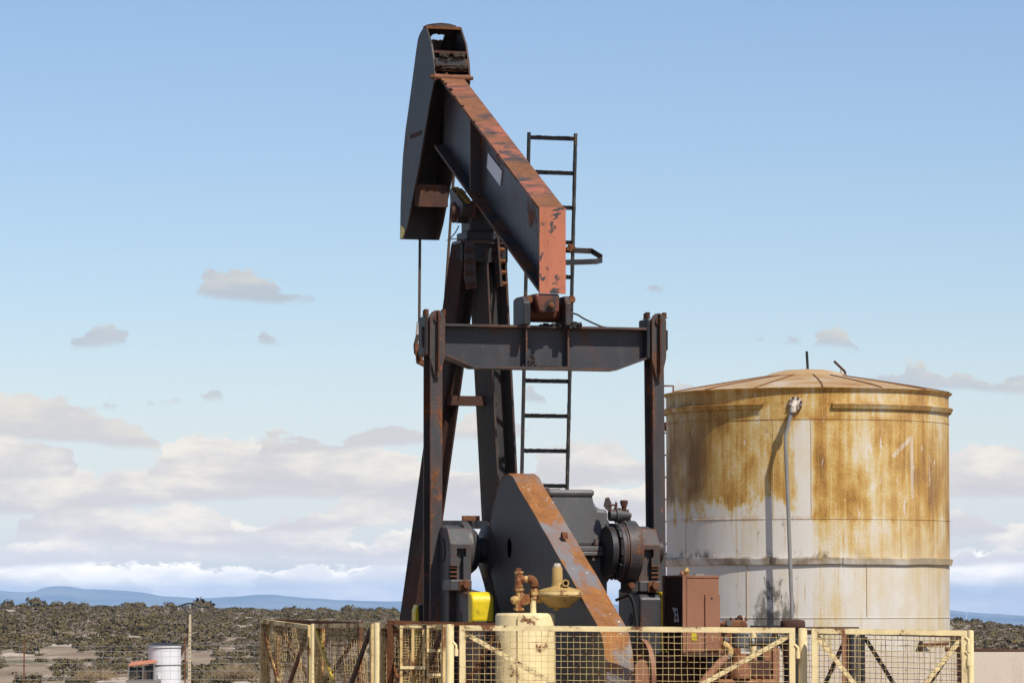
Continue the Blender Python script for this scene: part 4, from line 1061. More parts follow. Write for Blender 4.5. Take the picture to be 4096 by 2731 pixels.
gd = mk(holed(gpts, hole), 'belt_guard', M_guard, label='big dark belt guard with a rust-streaked rim')
so = gd.modifiers.new('thick', 'SOLIDIFY'); so.thickness = .008; so.offset = 0
mk(MB().prism([p + V3(W_G - .006, 0, 0) for p in gpts], (.006, 0, 0)), 'back_plate', M_guard, gd)
rimpts = gpts
m = MB(); n = len(rimpts); cen = sum(rimpts, Vector()) / n
vs = []
for p in rimpts:
    o = (p - cen); o.x = 0; o.normalize()
    vs += [p + o * .004 + V3(-.006, 0, 0), p + o * .004 + V3(W_G, 0, 0), p - o * .006 + V3(W_G, 0, 0), p - o * .006 + V3(-.006, 0, 0)]
fs = []
for i in range(n):
    j = (i + 1) % n
    for k in range(4): fs.append((i * 4 + k, j * 4 + k, j * 4 + (k + 1) % 4, i * 4 + (k + 1) % 4))
mk(m.add(vs, fs), 'rim', M_guardrim, gd, smooth=35, label='wide rusty rim strip with grey paint patches')
# flared tail strip under the big wheel
A_ = [(1958, 2285), (1968, 2325), (1980, 2380), (1992, 2430), (2010, 2500)]
B_ = [(1925, 2280), (1938, 2325), (1952, 2380), (1966, 2430), (1985, 2500)]
vs = [L(u, v, q=QG - .001) for u, v in A_] + [L(u, v, q=QG + .05) for u, v in B_]
mk(MB().add(vs, [(i, i + 1, i + 6, i + 5) for i in range(4)]), 'belt_strip', M_rust_dark, gd).modifiers.new('thick', 'SOLIDIFY').thickness = .012
ey = L(2257, 2150, q=QG + .12)
ring = [ey + V3(0, .03 * math.cos(a), .045 * math.sin(a)) for a in [math.pi * k / 8 - .2 for k in range(10)]]
m = MB()
for a, b in zip(ring, ring[1:]): m.beam(a, b, .045, .008, (0, 0, 1))
mk(m, 'lifting_eye', M_rust, gd)
# ================================================================== FENCES
def wires(A, B, zA, zB, zlo, sp, mat, parent, nrm, off, jit=.0015, r=.0027, bulge=0.0, seed=1, spv=None):
    rr = random.Random(seed); m = MB(); d = (B - A); ln = d.length; d = d / ln
    def P(s_, z_, k=0.0):
        b_ = bulge * (math.sin(s_ * 2.1 + seed) * math.sin(z_ * 6 + seed * 1.7) + .6 * math.sin(s_ * 5.3 + z_ * 4))
        return A + d * (s_ + b_ * .6 * math.cos(z_ * 9 + seed)) + nrm * (off + b_ + k) + Vector((0, 0, 1)) * (z_ + b_ * .5 * math.sin(s_ * 6 + seed))
    nv = int(ln / (spv or sp))
    for i in range(1, nv):
        s0 = i * ln / nv + rr.uniform(-jit, jit) * 2; zt_ = zA + (zB - zA) * s0 / ln
        n = max(6, int((zt_ - zlo) / .075)); ph_ = rr.uniform(0, 6)
        pts = [P(s0 + rr.uniform(-jit, jit), zlo + (zt_ - zlo) * k / n, .002 * (-1) ** k) - Vector((0, 0, 0)) for k in range(n + 1)]
        m.tube([Vector((p.x, p.y, p.z - A.z)) for p in pts], r, 4, False)
    nh = int((max(zA, zB) - zlo) / sp)
    for i in range(1, nh):
        n = max(8, int(ln / .09))
        z0 = i / nh
        pts = []
        for k in range(n + 1):
            s0 = ln * k / n; zt_ = zA + (zB - zA) * s0 / ln
            pts.append(P(s0, zt_ - (zt_ - zlo) * z0 + rr.uniform(-jit, jit), .002 * (-1) ** k))
        m.tube([Vector((p.x, p.y, p.z - A.z)) for p in pts], r, 4, False)
    return m.build('wire_mesh', mat, parent, kind='stuff', label='woven wire mesh infill')
def fence_panel(name, label, cat, uA, vA, YA, uB, vB, YB, frame=None, wmat=None, zlo=.12, zmid=1.33, rail=.042, stile=.046, sp=.0490, brace=True, bulge=0.0, seed=1, jit=.0015, group=None, brace_mat=None, r=.0027, mesh_on=True, spv=None, braces=None, bh=.036, bo=-.012, inner=None):
    frame = frame or M_cream; wmat = wmat or M_wire
    TA, TB_ = at(uA, vA, YA), at(uB, vB, YB)
    A, B = Vector((TA.x, TA.y, 0)), Vector((TB_.x, TB_.y, 0))
    d = (B - A).normalized(); nrm = Vector((d.y, -d.x, 0))
    if nrm.y > 0: nrm = -nrm
    root = thing(name, label, cat, (A.x, A.y, 0), 0, group)
    U = Vector((0, 0, 1)); dep = .04
    def bar(p0, p1, h, nm, w_=dep, o=0.0, mat=None):
        return MB().beam(p0 + nrm * o, p1 + nrm * o, w_, h, U if abs((p1 - p0).normalized().z) < .9 else d).build(nm, mat or frame, root)
    zA, zB = TA.z, TB_.z
    bar(A + U * (zA - rail / 2), B + U * (zB - rail / 2), rail, 'top_rail')
    bar(A + U * (zmid - .02) + d * stile, B + U * (zmid - .02) - d * stile, rail, 'middle_rail', dep * .9)
    bar(A + U * (zlo + rail / 2) + d * stile, B + U * (zlo + rail / 2) - d * stile, rail, 'bottom_rail', dep * .9)
    bar(A + d * stile / 2 + U * zlo, A + d * stile / 2 + U * (zA - rail - .001), stile, 'stile')
    bar(B - d * stile / 2 + U * zlo, B - d * stile / 2 + U * (zB - rail - .001), stile, 'stile')
    mid = (A + B) / 2
    if brace:
        for kb, (P_, zz, s_) in enumerate(((A, zA, 1), (B, zB, -1))):
            p0 = P_ + d * s_ * stile + U * (zz - rail - .022); p1 = mid + U * zmid - d * s_ * .03
            MB().beam(p0 + nrm * bo, p1 + nrm * bo, .02, bh, U).build('brace', braces[kb] if braces else (brace_mat or frame), root)
    if inner:
        q0 = A + d * (stile + .05); MB().beam(q0 + U * zlo - nrm * .03, q0 + U * (zA - rail - .002) - nrm * .03, .03, .16, d).build('rust_strip', inner, root)
    if mesh_on: wires(A, B, zA - rail * .7, zB - rail * .7, zlo + .02, sp, wmat, root, nrm, .008, jit, r, bulge, seed, spv)
    return root
def post(label, u0, u1, vtop, Y, mat=None, square=False, cap=True, name='fence_post', group=None):
    a, b_ = xat(u0, Y), xat(u1, Y); cx, r = (a + b_) / 2, (b_ - a) / 2; zt_ = zat(vtop, Y)
    o = thing(name, label, 'post', (cx, Y, 0), 0, group)
    m = MB()
    if square: m.box(a, b_, Y - r, Y + r, 0, zt_)
    else: m.lathe([(r, 0), (r, zt_ - .008), (r * .93, zt_), (r * .4, zt_ + .002)], (cx, Y, 0), (0, 0, 1), 20)
    m.build('shaft', mat or M_cream, o, smooth=40)
    return o
YF = 31.5
M_rust_or = weathered('orange_rusted_cream', (0.50, 0.33, 0.12), amt=0.52, scale=5, rough=0.8, edge=0, rust=(0.30, 0.115, 0.03), rust2=(0.17, 0.06, 0.022), dust=0.1)
M_yellow_w = weathered('worn_yellow', (0.66, 0.45, 0.07), amt=0.30, scale=6, rough=0.6, edge=0, rust=(0.30, 0.13, 0.035), rust2=(0.17, 0.07, 0.022), dust=0.1)
g1 = fence_panel('mesh_gate', 'wide cream wire mesh gate in front of the belt guard', 'gate', 1838, 2499, YF, 3180, 2509, YF, seed=3, jit=.0022, r=.0019)
def hinge(u, v0, v1, Y, parent, w_=11):
    a, c_ = at(u - w_, v1, Y), at(u + w_, v0, Y)
    MB().lathe([(.018, 0), (.018, c_.z - a.z)], ((a.x + c_.x) / 2, Y, a.z), (0, 0, 1), 12).build('hinge', M_cream, parent, smooth=40)
    MB().tube([((a.x + c_.x) / 2, Y, c_.z - .01), ((a.x + c_.x) / 2, Y, c_.z + .03), ((a.x + c_.x) / 2 - .025, Y, c_.z + .055)], .011, 8).build('hinge_pin', M_cream, parent, smooth=50)
hinge(3192, 2605, 2632, YF - .02, g1); hinge(1824, 2595, 2622, YF - .02, g1)
g2 = fence_panel('mesh_gate', 'narrower cream wire mesh gate at the right end of the fence', 'gate', 3246, 2511, YF - .1, 3868, 2520, YF - .1, seed=5, jit=.004, bulge=.006, sp=.047, r=.0019)
hinge(3874, 2574, 2605, YF - .12, g2, 9); hinge(3874, 2632, 2660, YF - .12, g2, 9)
post('round cream gate post between the wide and the narrow gate', 3192, 3228, 2511, YF + .03)
post('round cream gate post at the far right end of the fence', 3868, 3894, 2520, YF + .05)
post('thick round cream corner post left of the wide gate', 1783, 1816, 2496, 31.9)
post('cream fence post between the second and third side panels', 1496, 1526, 2490, 34.6)
post('cream fence post between the first and second side panels', 1243, 1264, 2494, 37.4)
post('slim cream corner post at the far left end of the fence', 1040, 1050, 2473, 40.35, square=True)
fence_panel('mesh_fence', 'farthest left fence panel with bulging rusty wire mesh', 'fence', 1050, 2474, 40.2, 1240, 2499, 37.5, frame=M_cream_rust, wmat=M_wire_dark, bulge=.03, seed=11, jit=.006, r=.0026, spv=.095, stile=.06, braces=(M_rust_or, M_rust), bh=.06, bo=.016, inner=M_rust_or)
fence_panel('mesh_fence', 'middle left fence panel with a yellow diagonal brace', 'fence', 1265, 2493, 37.2, 1494, 2490, 34.75, frame=M_cream_rust, wmat=M_wire_dark, bulge=.02, seed=14, jit=.006, r=.0026, spv=.095, stile=.06, braces=(M_yellow_w, M_rust_dark), bh=.06, bo=.016, inner=M_rust_or)
fence_panel('mesh_fence', 'left fence panel nearest the corner post, behind two small frames', 'fence', 1527, 2492, 34.4, 1781, 2497, 32.1, frame=M_cream_rust, wmat=M_wire_dark, bulge=.02, seed=17, jit=.006, r=.0026, spv=.095, stile=.06, braces=(M_rust_or, M_rust_dark), bh=.06, bo=.016, inner=M_rust)
# small mesh frames leaning inside the corner
def frame(label, us, vt, bars, vb, Y, tilt):
    x0 = xat(us[0][0], Y); o = thing('mesh_screen', label, 'frame', (x0, Y, 0))
    zt_ = zat(vt, Y); zb_ = zat(vb, Y) - .35
    for a, b_ in us:
        MB().box(xat(a, Y), xat(b_, Y), Y - .02, Y + .02, zb_, zt_ - .022).build('upright', M_cream_rust, o)
    xa, xb = xat(us[0][0], Y), xat(us[-1][1], Y)
    MB().box(xa, xb, Y - .023, Y + .023, zt_ - .02, zt_).build('top_bar', M_cream, o)
    for v in bars: MB().box(xa + .002, xb - .002, Y - .03, Y - .0215, zat(v, Y) - .012, zat(v, Y) + .012).build('cross_bar', M_cream, o)
    MB().box(xb - .018, xb + .004, Y - .03, Y + .03, zt_ - .019, zt_ + .003).build('black_cap', M_black, o)
    wires(Vector((xa, Y, 0)), Vector((xb, Y, 0)), zt_ - .02, zt_ - .02, zb_, .022, M_wire_dark, o, Vector((0, -1, 0)), -.01, .002, .002, .004, 4)
    for xx in (xa + .02, xb - .02): MB().box(xx - .015, xx + .015, Y - .015, Y + .015, 0, zb_ - .001).build('foot', M_cream_rust, o)
frame('small three-bar mesh frame beside the corner post', ((1600, 1612), (1646, 1658), (1690, 1702)), 2500, (2668,), 2731, 32.7, 0)
frame('small ladder-like mesh frame tight against the corner post', ((1707, 1717), (1762, 1774)), 2500, (2600, 2697), 2731, 32.35, 0)
# rusty inner fences
fence_panel('mesh_fence', 'rust-brown inner fence panel under the left pitman arm', 'fence', 1552, 2480, 33.5, 2010, 2491, 33.1, frame=M_rust, wmat=M_wire_rust, seed=21, jit=.003, rail=.034)
fence_panel('mesh_fence', 'dark rusty fence panel along the far side behind the left panels', 'fence', 1105, 2475, 43.5, 1445, 2487, 40.0, frame=M_rust, wmat=M_wire_rust, seed=23, jit=.003, rail=.06, stile=.07)
fence_panel('mesh_fence', 'dark-braced rear fence panel behind the narrow gate', 'fence', 3438, 2520, 36.5, 3850, 2530, 36.2, frame=M_rust_dark, wmat=M_wire_rust, seed=25, jit=.003, r=.0022, brace_mat=M_black)
fence_panel('mesh_fence', 'dark-braced rear fence panel behind the round gate post', 'fence', 3090, 2516, 36.8, 3402, 2520, 36.5, frame=M_rust_dark, wmat=M_wire_rust, seed=26, jit=.003, r=.0022, brace_mat=M_black)
post('cream rear post seen through the narrow gate', 3418, 3434, 2518, 36.55)
post('dark mossy rear post seen through the narrow gate', 3395, 3417, 2520, 36.0, mat=M_char_dark)
post('brown square rear post seen through the narrow gate', 3366, 3384, 2520, 35.6, mat=M_brown, square=True)
post('thin black rear post with yellow streaks seen through the narrow gate', 3440, 3456, 2522, 35.8, mat=M_black)

# ================================================================== CREAM SEPARATOR VESSEL WITH GAS REGULATOR
VY = 32.3
vc = xat(2102, VY); vr = 120 / F * VY
ves = thing('separator_vessel', 'cream cylindrical vessel with rusty pipe fittings behind the gate', 'vessel', (vc, VY, 0))
zt_ = zat(2451, VY)
MB().lathe([(vr, .1), (vr, zt_ - .022), (vr * .985, zt_ - .012), (vr * .945, zt_ - .001), (vr * .5, zt_ + .002)], (vc, VY, 0), (0, 0, 1), 48).build('shell', M_cream, ves, smooth=35)
MB().lathe([(vr * 1.1, .0), (vr * 1.1, .1)], (vc, VY, 0), (0, 0, 1), 32).build('skirt', M_cream_rust, ves)
MB().tube([(xat(2071, VY), VY - vr - .0005, zt_ - .03), (xat(2071, VY), VY - vr + .001, .2)], .004, 5).build('weld_seam', M_cream, ves)
PV = lambda u, v, Y=None: at(u, v, Y or VY - .08)
s_px = F / (VY - .08)
def cyl(u, v0, v1, rp, name, mat, parent, n=18, prof=None):
    p = PV(u, v1); h = PV(u, v0).z - p.z
    return MB().lathe([(rp / s_px, 0), (rp / s_px, h)], p, (0, 0, 1), n).build(name, mat, parent, smooth=40)
riser = cyl(2075, 2290, 2352, 14.5, 'pipe_tee', M_fitting, ves)
cyl(2075, 2283, 2292, 18, 'tee_collar', M_fitting, riser)
cyl(2075, 2340, 2346, 17, 'tee_collar', M_fitting, riser)
p = PV(2075.5, 2284); MB().box(p.x - .02, p.x + .02, p.y - .02, p.y + .02, p.z, p.z + .027).build('square_plug', M_rust, riser)
MB().tube([PV(2080, 2314), PV(2118, 2316)], 13.5 / s_px, 16).build('cross_pipe', M_fitting, ves, smooth=50)
el_ = [PV(2112, 2315)] + [PV(2118 + 19 * math.sin(a), 2335 - 20 * math.cos(a)) for a in [math.pi / 2 * k / 7 for k in range(8)]] + [PV(2137, 2345)]
MB().tube(el_, [17 / s_px] * len(el_), 18).build('pipe_elbow', M_rust, ves, smooth=60)
cyl(2137, 2337, 2344, 19, 'elbow_collar', M_rust, ves)
cyl(2137, 2344, 2352, 13, 'nipple', M_rust_dark, ves)
un = cyl(2137, 2352, 2366, 15, 'union', M_fitting, ves, 8)
cyl(2137, 2364, 2380, 21, 'union_nut', M_fitting, un, 6)
cyl(2137, 2380, 2396, 16, 'union_end', M_fitting, un)
cyl(2134, 2394, 2456, 13, 'stand_pipe', M_cream, ves)
vb_ = cyl(2075, 2350, 2441, 14, 'valve_body', M_fitting, ves)
for a, b_ in ((2350, 2362), (2429, 2441)): cyl(2075, a, b_, 21, 'hex_collar', M_fitting, vb_, 6)
MB().lathe([(.034, 0), (.034, .03), (.026, .05), (.012, .055)], PV(2062, 2398), (-.35, -1, 0), 18).build('valve_plug', M_fitting, vb_, smooth=40)
MB().prism([PV(u, v) + Vector((0, -.03, 0)) for u, v in ((2080, 2362), (2098, 2374), (2120, 2378), (2120, 2412), (2098, 2418), (2082, 2425))], (0, .06, 0)).build('valve_branch', M_fitting, vb_, bevel=.012)
cyl(2075, 2441, 2458, 12, 'valve_nipple', M_rust_dark, vb_)
rc_ = PV(2238, 2372, VY - .05); sr = F / (VY - .05)
reg = thing('gas_regulator', 'ochre diaphragm gas regulator with a wide round rim', 'regulator', (rc_.x, rc_.y, rc_.z - .15))
def RZ(v): return (2372 - v) / sr
MB().lathe([(20 / sr, RZ(2431)), (42 / sr, RZ(2428)), (90 / sr, RZ(2384)), (90 / sr, RZ(2382)), (60 / sr, RZ(2381))], rc_, (0, 0, 1), 40).build('lower_case', M_ochre, reg, smooth=30)
MB().lathe([(60 / sr, RZ(2380)), (91 / sr, RZ(2379.5)), (92 / sr, RZ(2372)), (91 / sr, RZ(2365)), (60 / sr, RZ(2364))], rc_, (0, 0, 1), 40).build('rim', M_cream_rust, reg, smooth=30)
MB().lathe([(88 / sr, RZ(2365)), (86 / sr, RZ(2360)), (60 / sr, RZ(2352)), (34 / sr, RZ(2346)), (26 / sr, RZ(2338)), (23 / sr, RZ(2325))], rc_, (0, 0, 1), 40).build('upper_case', M_ochre, reg, smooth=35)
rb_ = rc_ + Vector((-9 / sr, 0, 0))
MB().lathe([(24 / sr, RZ(2348)), (22 / sr, RZ(2330)), (20.5 / sr, RZ(2269)), (20 / sr, RZ(2268))], rb_, (0, 0, 1), 24).build('spring_tower', M_ochre, reg, smooth=35)
MB().lathe([(16 / sr, RZ(2268)), (16 / sr, RZ(2262)), (14 / sr, RZ(2260)), (13 / sr, RZ(2255)), (9 / sr, RZ(2252))], rb_, (0, 0, 1), 20).build('tower_cap', M_flange, reg, smooth=35)
p = rc_ + Vector((22 / sr, -.06, RZ(2331)))
MB().lathe([(14 / sr, 0), (14 / sr, .05), (9 / sr, .05), (9 / sr, .01)], p, (0.1, -1, 0), 20).build('vent_ring', M_ochre, reg, smooth=35)
MB().lathe([(9 / sr, .004), (8.8 / sr, .012)], p, (0.1, -1, 0), 16).build('vent_bore_shade', M_black, reg)  # black disc gives the shade inside the vent as colour
for sx in (-1, 1): MB().box(p.x + sx * 11 / sr - .005, p.x + sx * 11 / sr + .005, p.y - .04, p.y + .02, rc_.z + RZ(2366), p.z).build('vent_leg', M_ochre, reg)
MB().box(p.x - 34 / sr, p.x - 14 / sr, p.y, p.y + .05, rc_.z + RZ(2358), rc_.z + RZ(2335)).build('tower_web', M_ochre, reg, bevel=.008)
MB().lathe([(13 / sr, RZ(2440)), (13 / sr, RZ(2424))], rc_ + Vector((-11 / sr, 0, 0)), (0, 0, 1), 16).build('drain_boss', M_ochre, reg, smooth=35)
for k in range(16):
    a = 2 * math.pi * k / 16 + .1
    MB().bolt(rc_ + Vector((84 / sr * math.cos(a), 84 / sr * math.sin(a), RZ(2381))), (0, 0, -1), .007, .012).build('rim_bolt', M_rust_dark, reg)
MB().tube([PV(2120, 2396), PV(2170, 2396, VY - .05)], .03, 14).build('inlet_neck', M_ochre, reg, smooth=50)

# ================================================================== ENGINE AND RADIATOR (in the pump's frame)
EN = thing('pump_engine', 'brown gas engine with a tall boxy radiator behind the gate', 'engine', (X0, Y0, 0), PSI)
me_ = lambda mb, name, mat, parent=None, **k: mb.build(name, mat, parent or EN, local=True, **k)
TR_ = -1.9
E = lambda u, v, tt=TR_: L(u, v, t=tt)
qa_, qb_ = E(2745, 2400).x, E(2877, 2400).x
z0_, z1_ = E(2800, 2608).z, E(2800, 2300).z
rad = me_(MB().box(qa_, qb_, TR_, TR_ + .52, z0_, z1_), 'radiator', M_brown, bevel=.012)
me_(MB().box(qa_ - .012, qa_ - .001, TR_ + .02, TR_ + .5, z0_ + .01, z1_ - .012), 'grille_back', M_grille, rad)
nsl = 26
for k in range(nsl):
    zz = z0_ + .02 + (z1_ - z0_ - .05) * k / (nsl - 1)
    me_(MB().box(qa_ - .026, qa_ - .0125, TR_ + .02, TR_ + .5, zz, zz + .007), 'slat', M_grille, rad)
for y0 in (TR_ + .003, TR_ + .502): me_(MB().box(qa_ - .03, qa_ - .001, y0, y0 + .016, z0_, z1_), 'grille_frame', M_brown, rad)
me_(MB().box(qa_ - .03, qa_ - .001, TR_ + .02, TR_ + .5, z1_ - .011, z1_ + .002), 'grille_frame', M_brown, rad)
me_(MB().box(E(2819, 2500).x, qb_ + .001, TR_ - .016, TR_ - .001, E(2850, 2600).z, E(2850, 2377).z), 'overlap_panel', M_brown, rad)
me_(MB().box(qa_ + .012, qb_ - .0, TR_ - .006, TR_ - .0005, z1_ - .02, z1_ - .004), 'top_fold', M_brown, rad)
for u, v in ((2811, 2309), (2847, 2391)): me_(MB().lathe([(.008, 0), (.008, .002)], E(u, v, TR_ - (.017 if v > 2350 else .001)), (0, -1, 0), 12), 'hole', M_black, rad)  # black discs on the sheet, painted as the shade in small holes
me_(MB().lathe([(.02, 0), (.02, .03), (.028, .03), (.028, .045), (.015, .05), (.015, .065)], V3(E(2756, 2298).x, TR_ + .06, z1_), (0, 0, 1), 14), 'filler_cap', M_fitting, rad, smooth=40)
me_(MB().blob(V3(E(2688, 2298, TR_ + .3).x + .13, TR_ + .4, z1_ + .012), .028, .028, .03, 3, .08), 'relief_cap', M_brown, rad, smooth=60)
me_(MB().box(E(2790, 2295).x, E(2824, 2295).x, TR_ + .05, TR_ + .09, z1_ + .001, z1_ + .012), 'top_latch', M_galv, rad)
g_ = [L(u, v, q=qa_ - .031) for u, v in ((2689, 2428), (2710, 2432), (2716, 2486), (2697, 2486), (2700, 2455))]
me_(MB().prism(g_, (-.003, 0, 0)), 'warning_tag', M_white, rad, label='torn white tag on the radiator grille')
for dv in (0, 22):
    g_ = [L(u, v + dv, q=qa_ - .035) for u, v in ((2701, 2447), (2707, 2437), (2710, 2449), (2706, 2455))]
    me_(MB().prism(g_, (-.002, 0, 0)), 'tag_mark', M_black, rad)
g_ = [E(u, v, TR_ - .001) for u, v in ((2766, 2530), (2780, 2528), (2788, 2540), (2786, 2560), (2768, 2561), (2764, 2550))]
me_(MB().prism(g_, (0, -.003, 0)), 'torn_sticker', M_yellow, rad, label='torn yellow sticker')
me_(MB().box(qa_ - .04, qb_ + .04, TR_ - .04, TR_ + .55, z0_ - .02, z0_ - .001), 'radiator_shelf', M_rust_dark, rad)
# engine block and fittings
zg = E(2980, 2713).z
blk = me_(MB().box(E(2862, 2713).x, E(3092, 2713).x, TR_ - .1, TR_ + .45, .3, zg), 'crankcase', M_engine, bevel=.02)
me_(MB().box(E(2880, 2713).x, E(3080, 2713).x, TR_ - .04, TR_ + .5, zg, E(2900, 2640).z), 'crankcase_cover', M_rust_dark, blk, bevel=.02)
for k in range(6): me_(MB().bolt(E(2930 + k * 30, 2708, TR_ - .08), (0, 0, 1), .014, .03), 'bolt', M_engine, blk)
me_(MB().box(E(2700, 2700).x, E(3060, 2700).x, TR_ + .25, TR_ + .8, .4, E(2900, 2616).z), 'cylinder_block', M_rust_dark, blk, bevel=.02)
hdz0, hdz1 = E(2940, 2508).z, E(2940, 2482).z
ch_ = me_(MB().prism([E(u, v, TR_ + .2) for u, v in ((2893, 2508), (2898, 2492), (2916, 2486), (2928, 2478), (2978, 2478), (2990, 2490), (2993, 2508))], (0, .2, 0)), 'cylinder_head', M_engine, bevel=.012)
for u in (2924, 2946, 2968, 2984): me_(MB().bolt(E(u, 2482, TR_ + .25), (0, 0, 1), .012, .03), 'head_bolt', M_engine, ch_)
me_(MB().lathe([(.025, 0), (.025, .03)], E(2912, 2490, TR_ + .18), (0, -1, 0), 14), 'plug', M_grey, ch_)
me_(MB().tube([E(u, v, TR_ + .22) for u, v in ((2958, 2478), (2962, 2464), (2972, 2466), (2975, 2480), (2974, 2510))], .008, 8), 'spark_lead', M_flange, ch_, smooth=50)
me_(MB().blob(E(2960, 2467, TR_ + .22), .022, .02, .018, 6, .3), 'spark_plug_boot', M_rust_dark, ch_)
me_(MB().box(E(2900, 2600).x, E(3000, 2600).x, TR_ + .22, TR_ + .42, E(2940, 2640).z, hdz0 - .002), 'cylinder_barrel', M_engine, blk)
cb_ = me_(MB().lathe([(.055, -.06), (.075, -.05), (.075, .03), (.07, .035), (.07, .045), (.075, .05), (.075, .055), (.04, .06)], E(2961, 2560, TR_ + .05), (0, 0, 1), 24), 'carburettor', M_grey, smooth=40)
me_(MB().tube([E(2990, 2566, TR_ + .05), E(3160, 2566, TR_ + .1)], .034, 16), 'intake_hose', M_rubber, cb_, smooth=50)
me_(MB().tube([E(3004, 2566, TR_ + .05), E(3013, 2566, TR_ + .05)], .037, 16), 'hose_clamp', M_galv, cb_, smooth=50)
me_(MB().tube([E(u, v, TR_ + .0) for u, v in ((2890, 2575), (2905, 2580), (2918, 2592), (2922, 2610), (2912, 2624), (2900, 2635))], .028, 12), 'water_elbow', M_fitting, cb_, smooth=60)
me_(MB().tube([E(u, v, TR_ - .02) for u, v in ((2905, 2628), (2880, 2650), (2855, 2680), (2830, 2705), (2805, 2740))], .036, 14), 'water_hose', M_brown, cb_, smooth=60)
for k in range(3): me_(MB().tube([E(2893 + k * 9, 2632 - k * 7, TR_ - .03), E(2908 + k * 9, 2640 - k * 7, TR_ - .03)], .012, 8), 'clamp_band', M_galv, cb_)
me_(MB().lathe([(.09, 0), (.1, .06), (.06, .16), (.05, .2)], E(2960, 2712, TR_ - .05), (0, 0, 1), 18), 'exhaust_cone', M_engine, blk, smooth=40)
me_(MB().prism([E(u, v, TR_ + .02) for u, v in ((3047, 2597), (3092, 2597), (3086, 2680), (3070, 2676))], (0, .03, 0)), 'triangle_bracket', M_engine, blk)
for u0, u1, v0 in ((3092, 3106, 2575), (3108, 3118, 2590)): me_(MB().box(E(u0, 2600).x, E(u1, 2600).x, TR_ + .0, TR_ + .3, .4, E(u0, v0).z), 'frame_upright', M_brown, blk)
for i, (u, v, r_) in enumerate(((3030, 2615, .03), (3042, 2630, .035), (3020, 2640, .03), (2990, 2660, .045), (2905, 2560, .03), (2900, 2590, .028), (3020, 2700, .04), (2850, 2650, .06))):
    me_(MB().blob(E(u, v, TR_ + .1), r_, r_, r_ * 1.1, i, .15), 'casting_lug', (M_engine, M_grey, M_brown)[i % 3], blk, bevel=.004)
fl_ = L(2575, 2640, q=L(2595, 2640, t=-2.0).x)
fw = me_(MB().lathe([(.30, 0), (.30, .04), (.27, .045)], L(2560, 2700, t=-1.75), (1, 0, 0), 36), 'pulley_guard', M_brown, smooth=35)
me_(MB().prism([L(u, v, t=-2.2) for u, v in ((2540, 2740), (2540, 2660), (2562, 2634), (2585, 2640), (2594, 2670), (2596, 2740))], (0, .03, 0)), 'shield_plate', M_brown, fw)
me_(MB().tube([L(2545, 2625, t=-2.1), L(2566, 2622, t=-2.1)], .014, 8), 'shaft_stub', M_rust, fw)
ac = thing('air_cleaner', 'round rust-topped air cleaner standing beside the gate post', 'air cleaner', (xat(3171, 32.6), 32.6, 0))
sA = F / 32.6; pa_ = at(3171, 2508, 32.6)
MB().lathe([(30 / sA, -.04), (49 / sA, 0), (50 / sA, .006), (49.5 / sA, .045), (46 / sA, .058), (30 / sA, .064), (5 / sA, .066)], pa_, (0, 0, 1), 36).build('cap', M_rust_dark, ac, smooth=30)
MB().lathe([(36 / sA, -.52), (36 / sA, -.1), (33 / sA, -.09), (33 / sA, -.04)], pa_, (0, 0, 1), 28).build('canister', M_black, ac, smooth=30)
MB().lathe([(37 / sA, -.30), (38 / sA, -.29), (38 / sA, -.16), (37 / sA, -.15)], pa_, (0, 0, 1), 28).build('band', M_rust_dark, ac, smooth=30)
MB().lathe([(20 / sA, -pa_.z), (20 / sA, -.52)], pa_, (0, 0, 1), 16).build('stand', M_rust_dark, ac, smooth=30)
yl = thing('pipe_bollard', 'short yellow bollard behind the engine head', 'bollard', (xat(3012, 33.9), 33.9, 0))
MB().tube([(xat(3012, 33.9), 33.9, 0), (xat(3012, 33.9), 33.9, zat(2500, 33.9))], .027, 14).build('shaft', M_cream, yl, smooth=50)
MB().box(xat(3001, 33.9), xat(3120, 33.9), 33.85, 33.95, zat(2507, 33.9), zat(2500, 33.9)).build('top_bar', M_black, yl)
MB().box(xat(3120, 33.9), xat(3434, 33.9), 33.86, 33.94, zat(2512, 33.9), zat(2506, 33.9)).build('long_bar', M_rust_dark, yl)

# ================================================================== FAR: WHITE TANK, SHED, POWER POLE, WIRE FENCE
M_wtank = plain('white_tank_paint', (.66, .645, .64), .5, .12, 1.2, .002, .3, (4, 4, .5))
M_tile = weathered('terracotta_tile', (.46, .17, .085), amt=.15, scale=1.5, rough=.8, edge=0, dust=.3, rust=(.3, .12, .06))
M_wood = plain('grey_wood', (.22, .19, .16), .9, .3, 6, .01, .2, (6, 6, .6))
M_pole = plain('pale_concrete_pole', (.50, .40, .26), .9, .2, 3, .004, .2)
M_dark = plain('shaded_interior', (.022, .02, .018), .9, .4, 4)  # near-black colour stands for shade inside the open shed
FY = 473.0
fs_ = F / FY
wx = xat(660, FY); wr = 64.5 / fs_; zg_ = zat(2716, FY)
ft_ = thing('distant_tank', 'small white cylindrical tank beside a tiled lean-to in the scrub', 'tank', (wx, FY, zg_))
def fz(v): return zat(v, FY)
MB().lathe([(wr, zg_ - .5), (wr, fz(2658)), (wr + .1, fz(2657)), (wr + .1, fz(2654)), (wr, fz(2653)), (wr, fz(2590)), (wr + .08, fz(2589)), (wr + .08, fz(2586)), (wr, fz(2585)), (wr, fz(2579))], (wx, FY, 0), (0, 0, 1), 48).build('shell', M_wtank, ft_, smooth=30)
MB().lathe([(wr + .06, fz(2580)), (wr + .06, fz(2577)), (wr * .5, fz(2570)), (.1, fz(2568))], (wx, FY, 0), (0, 0, 1), 40).build('roof', M_char_dark, ft_, smooth=30)
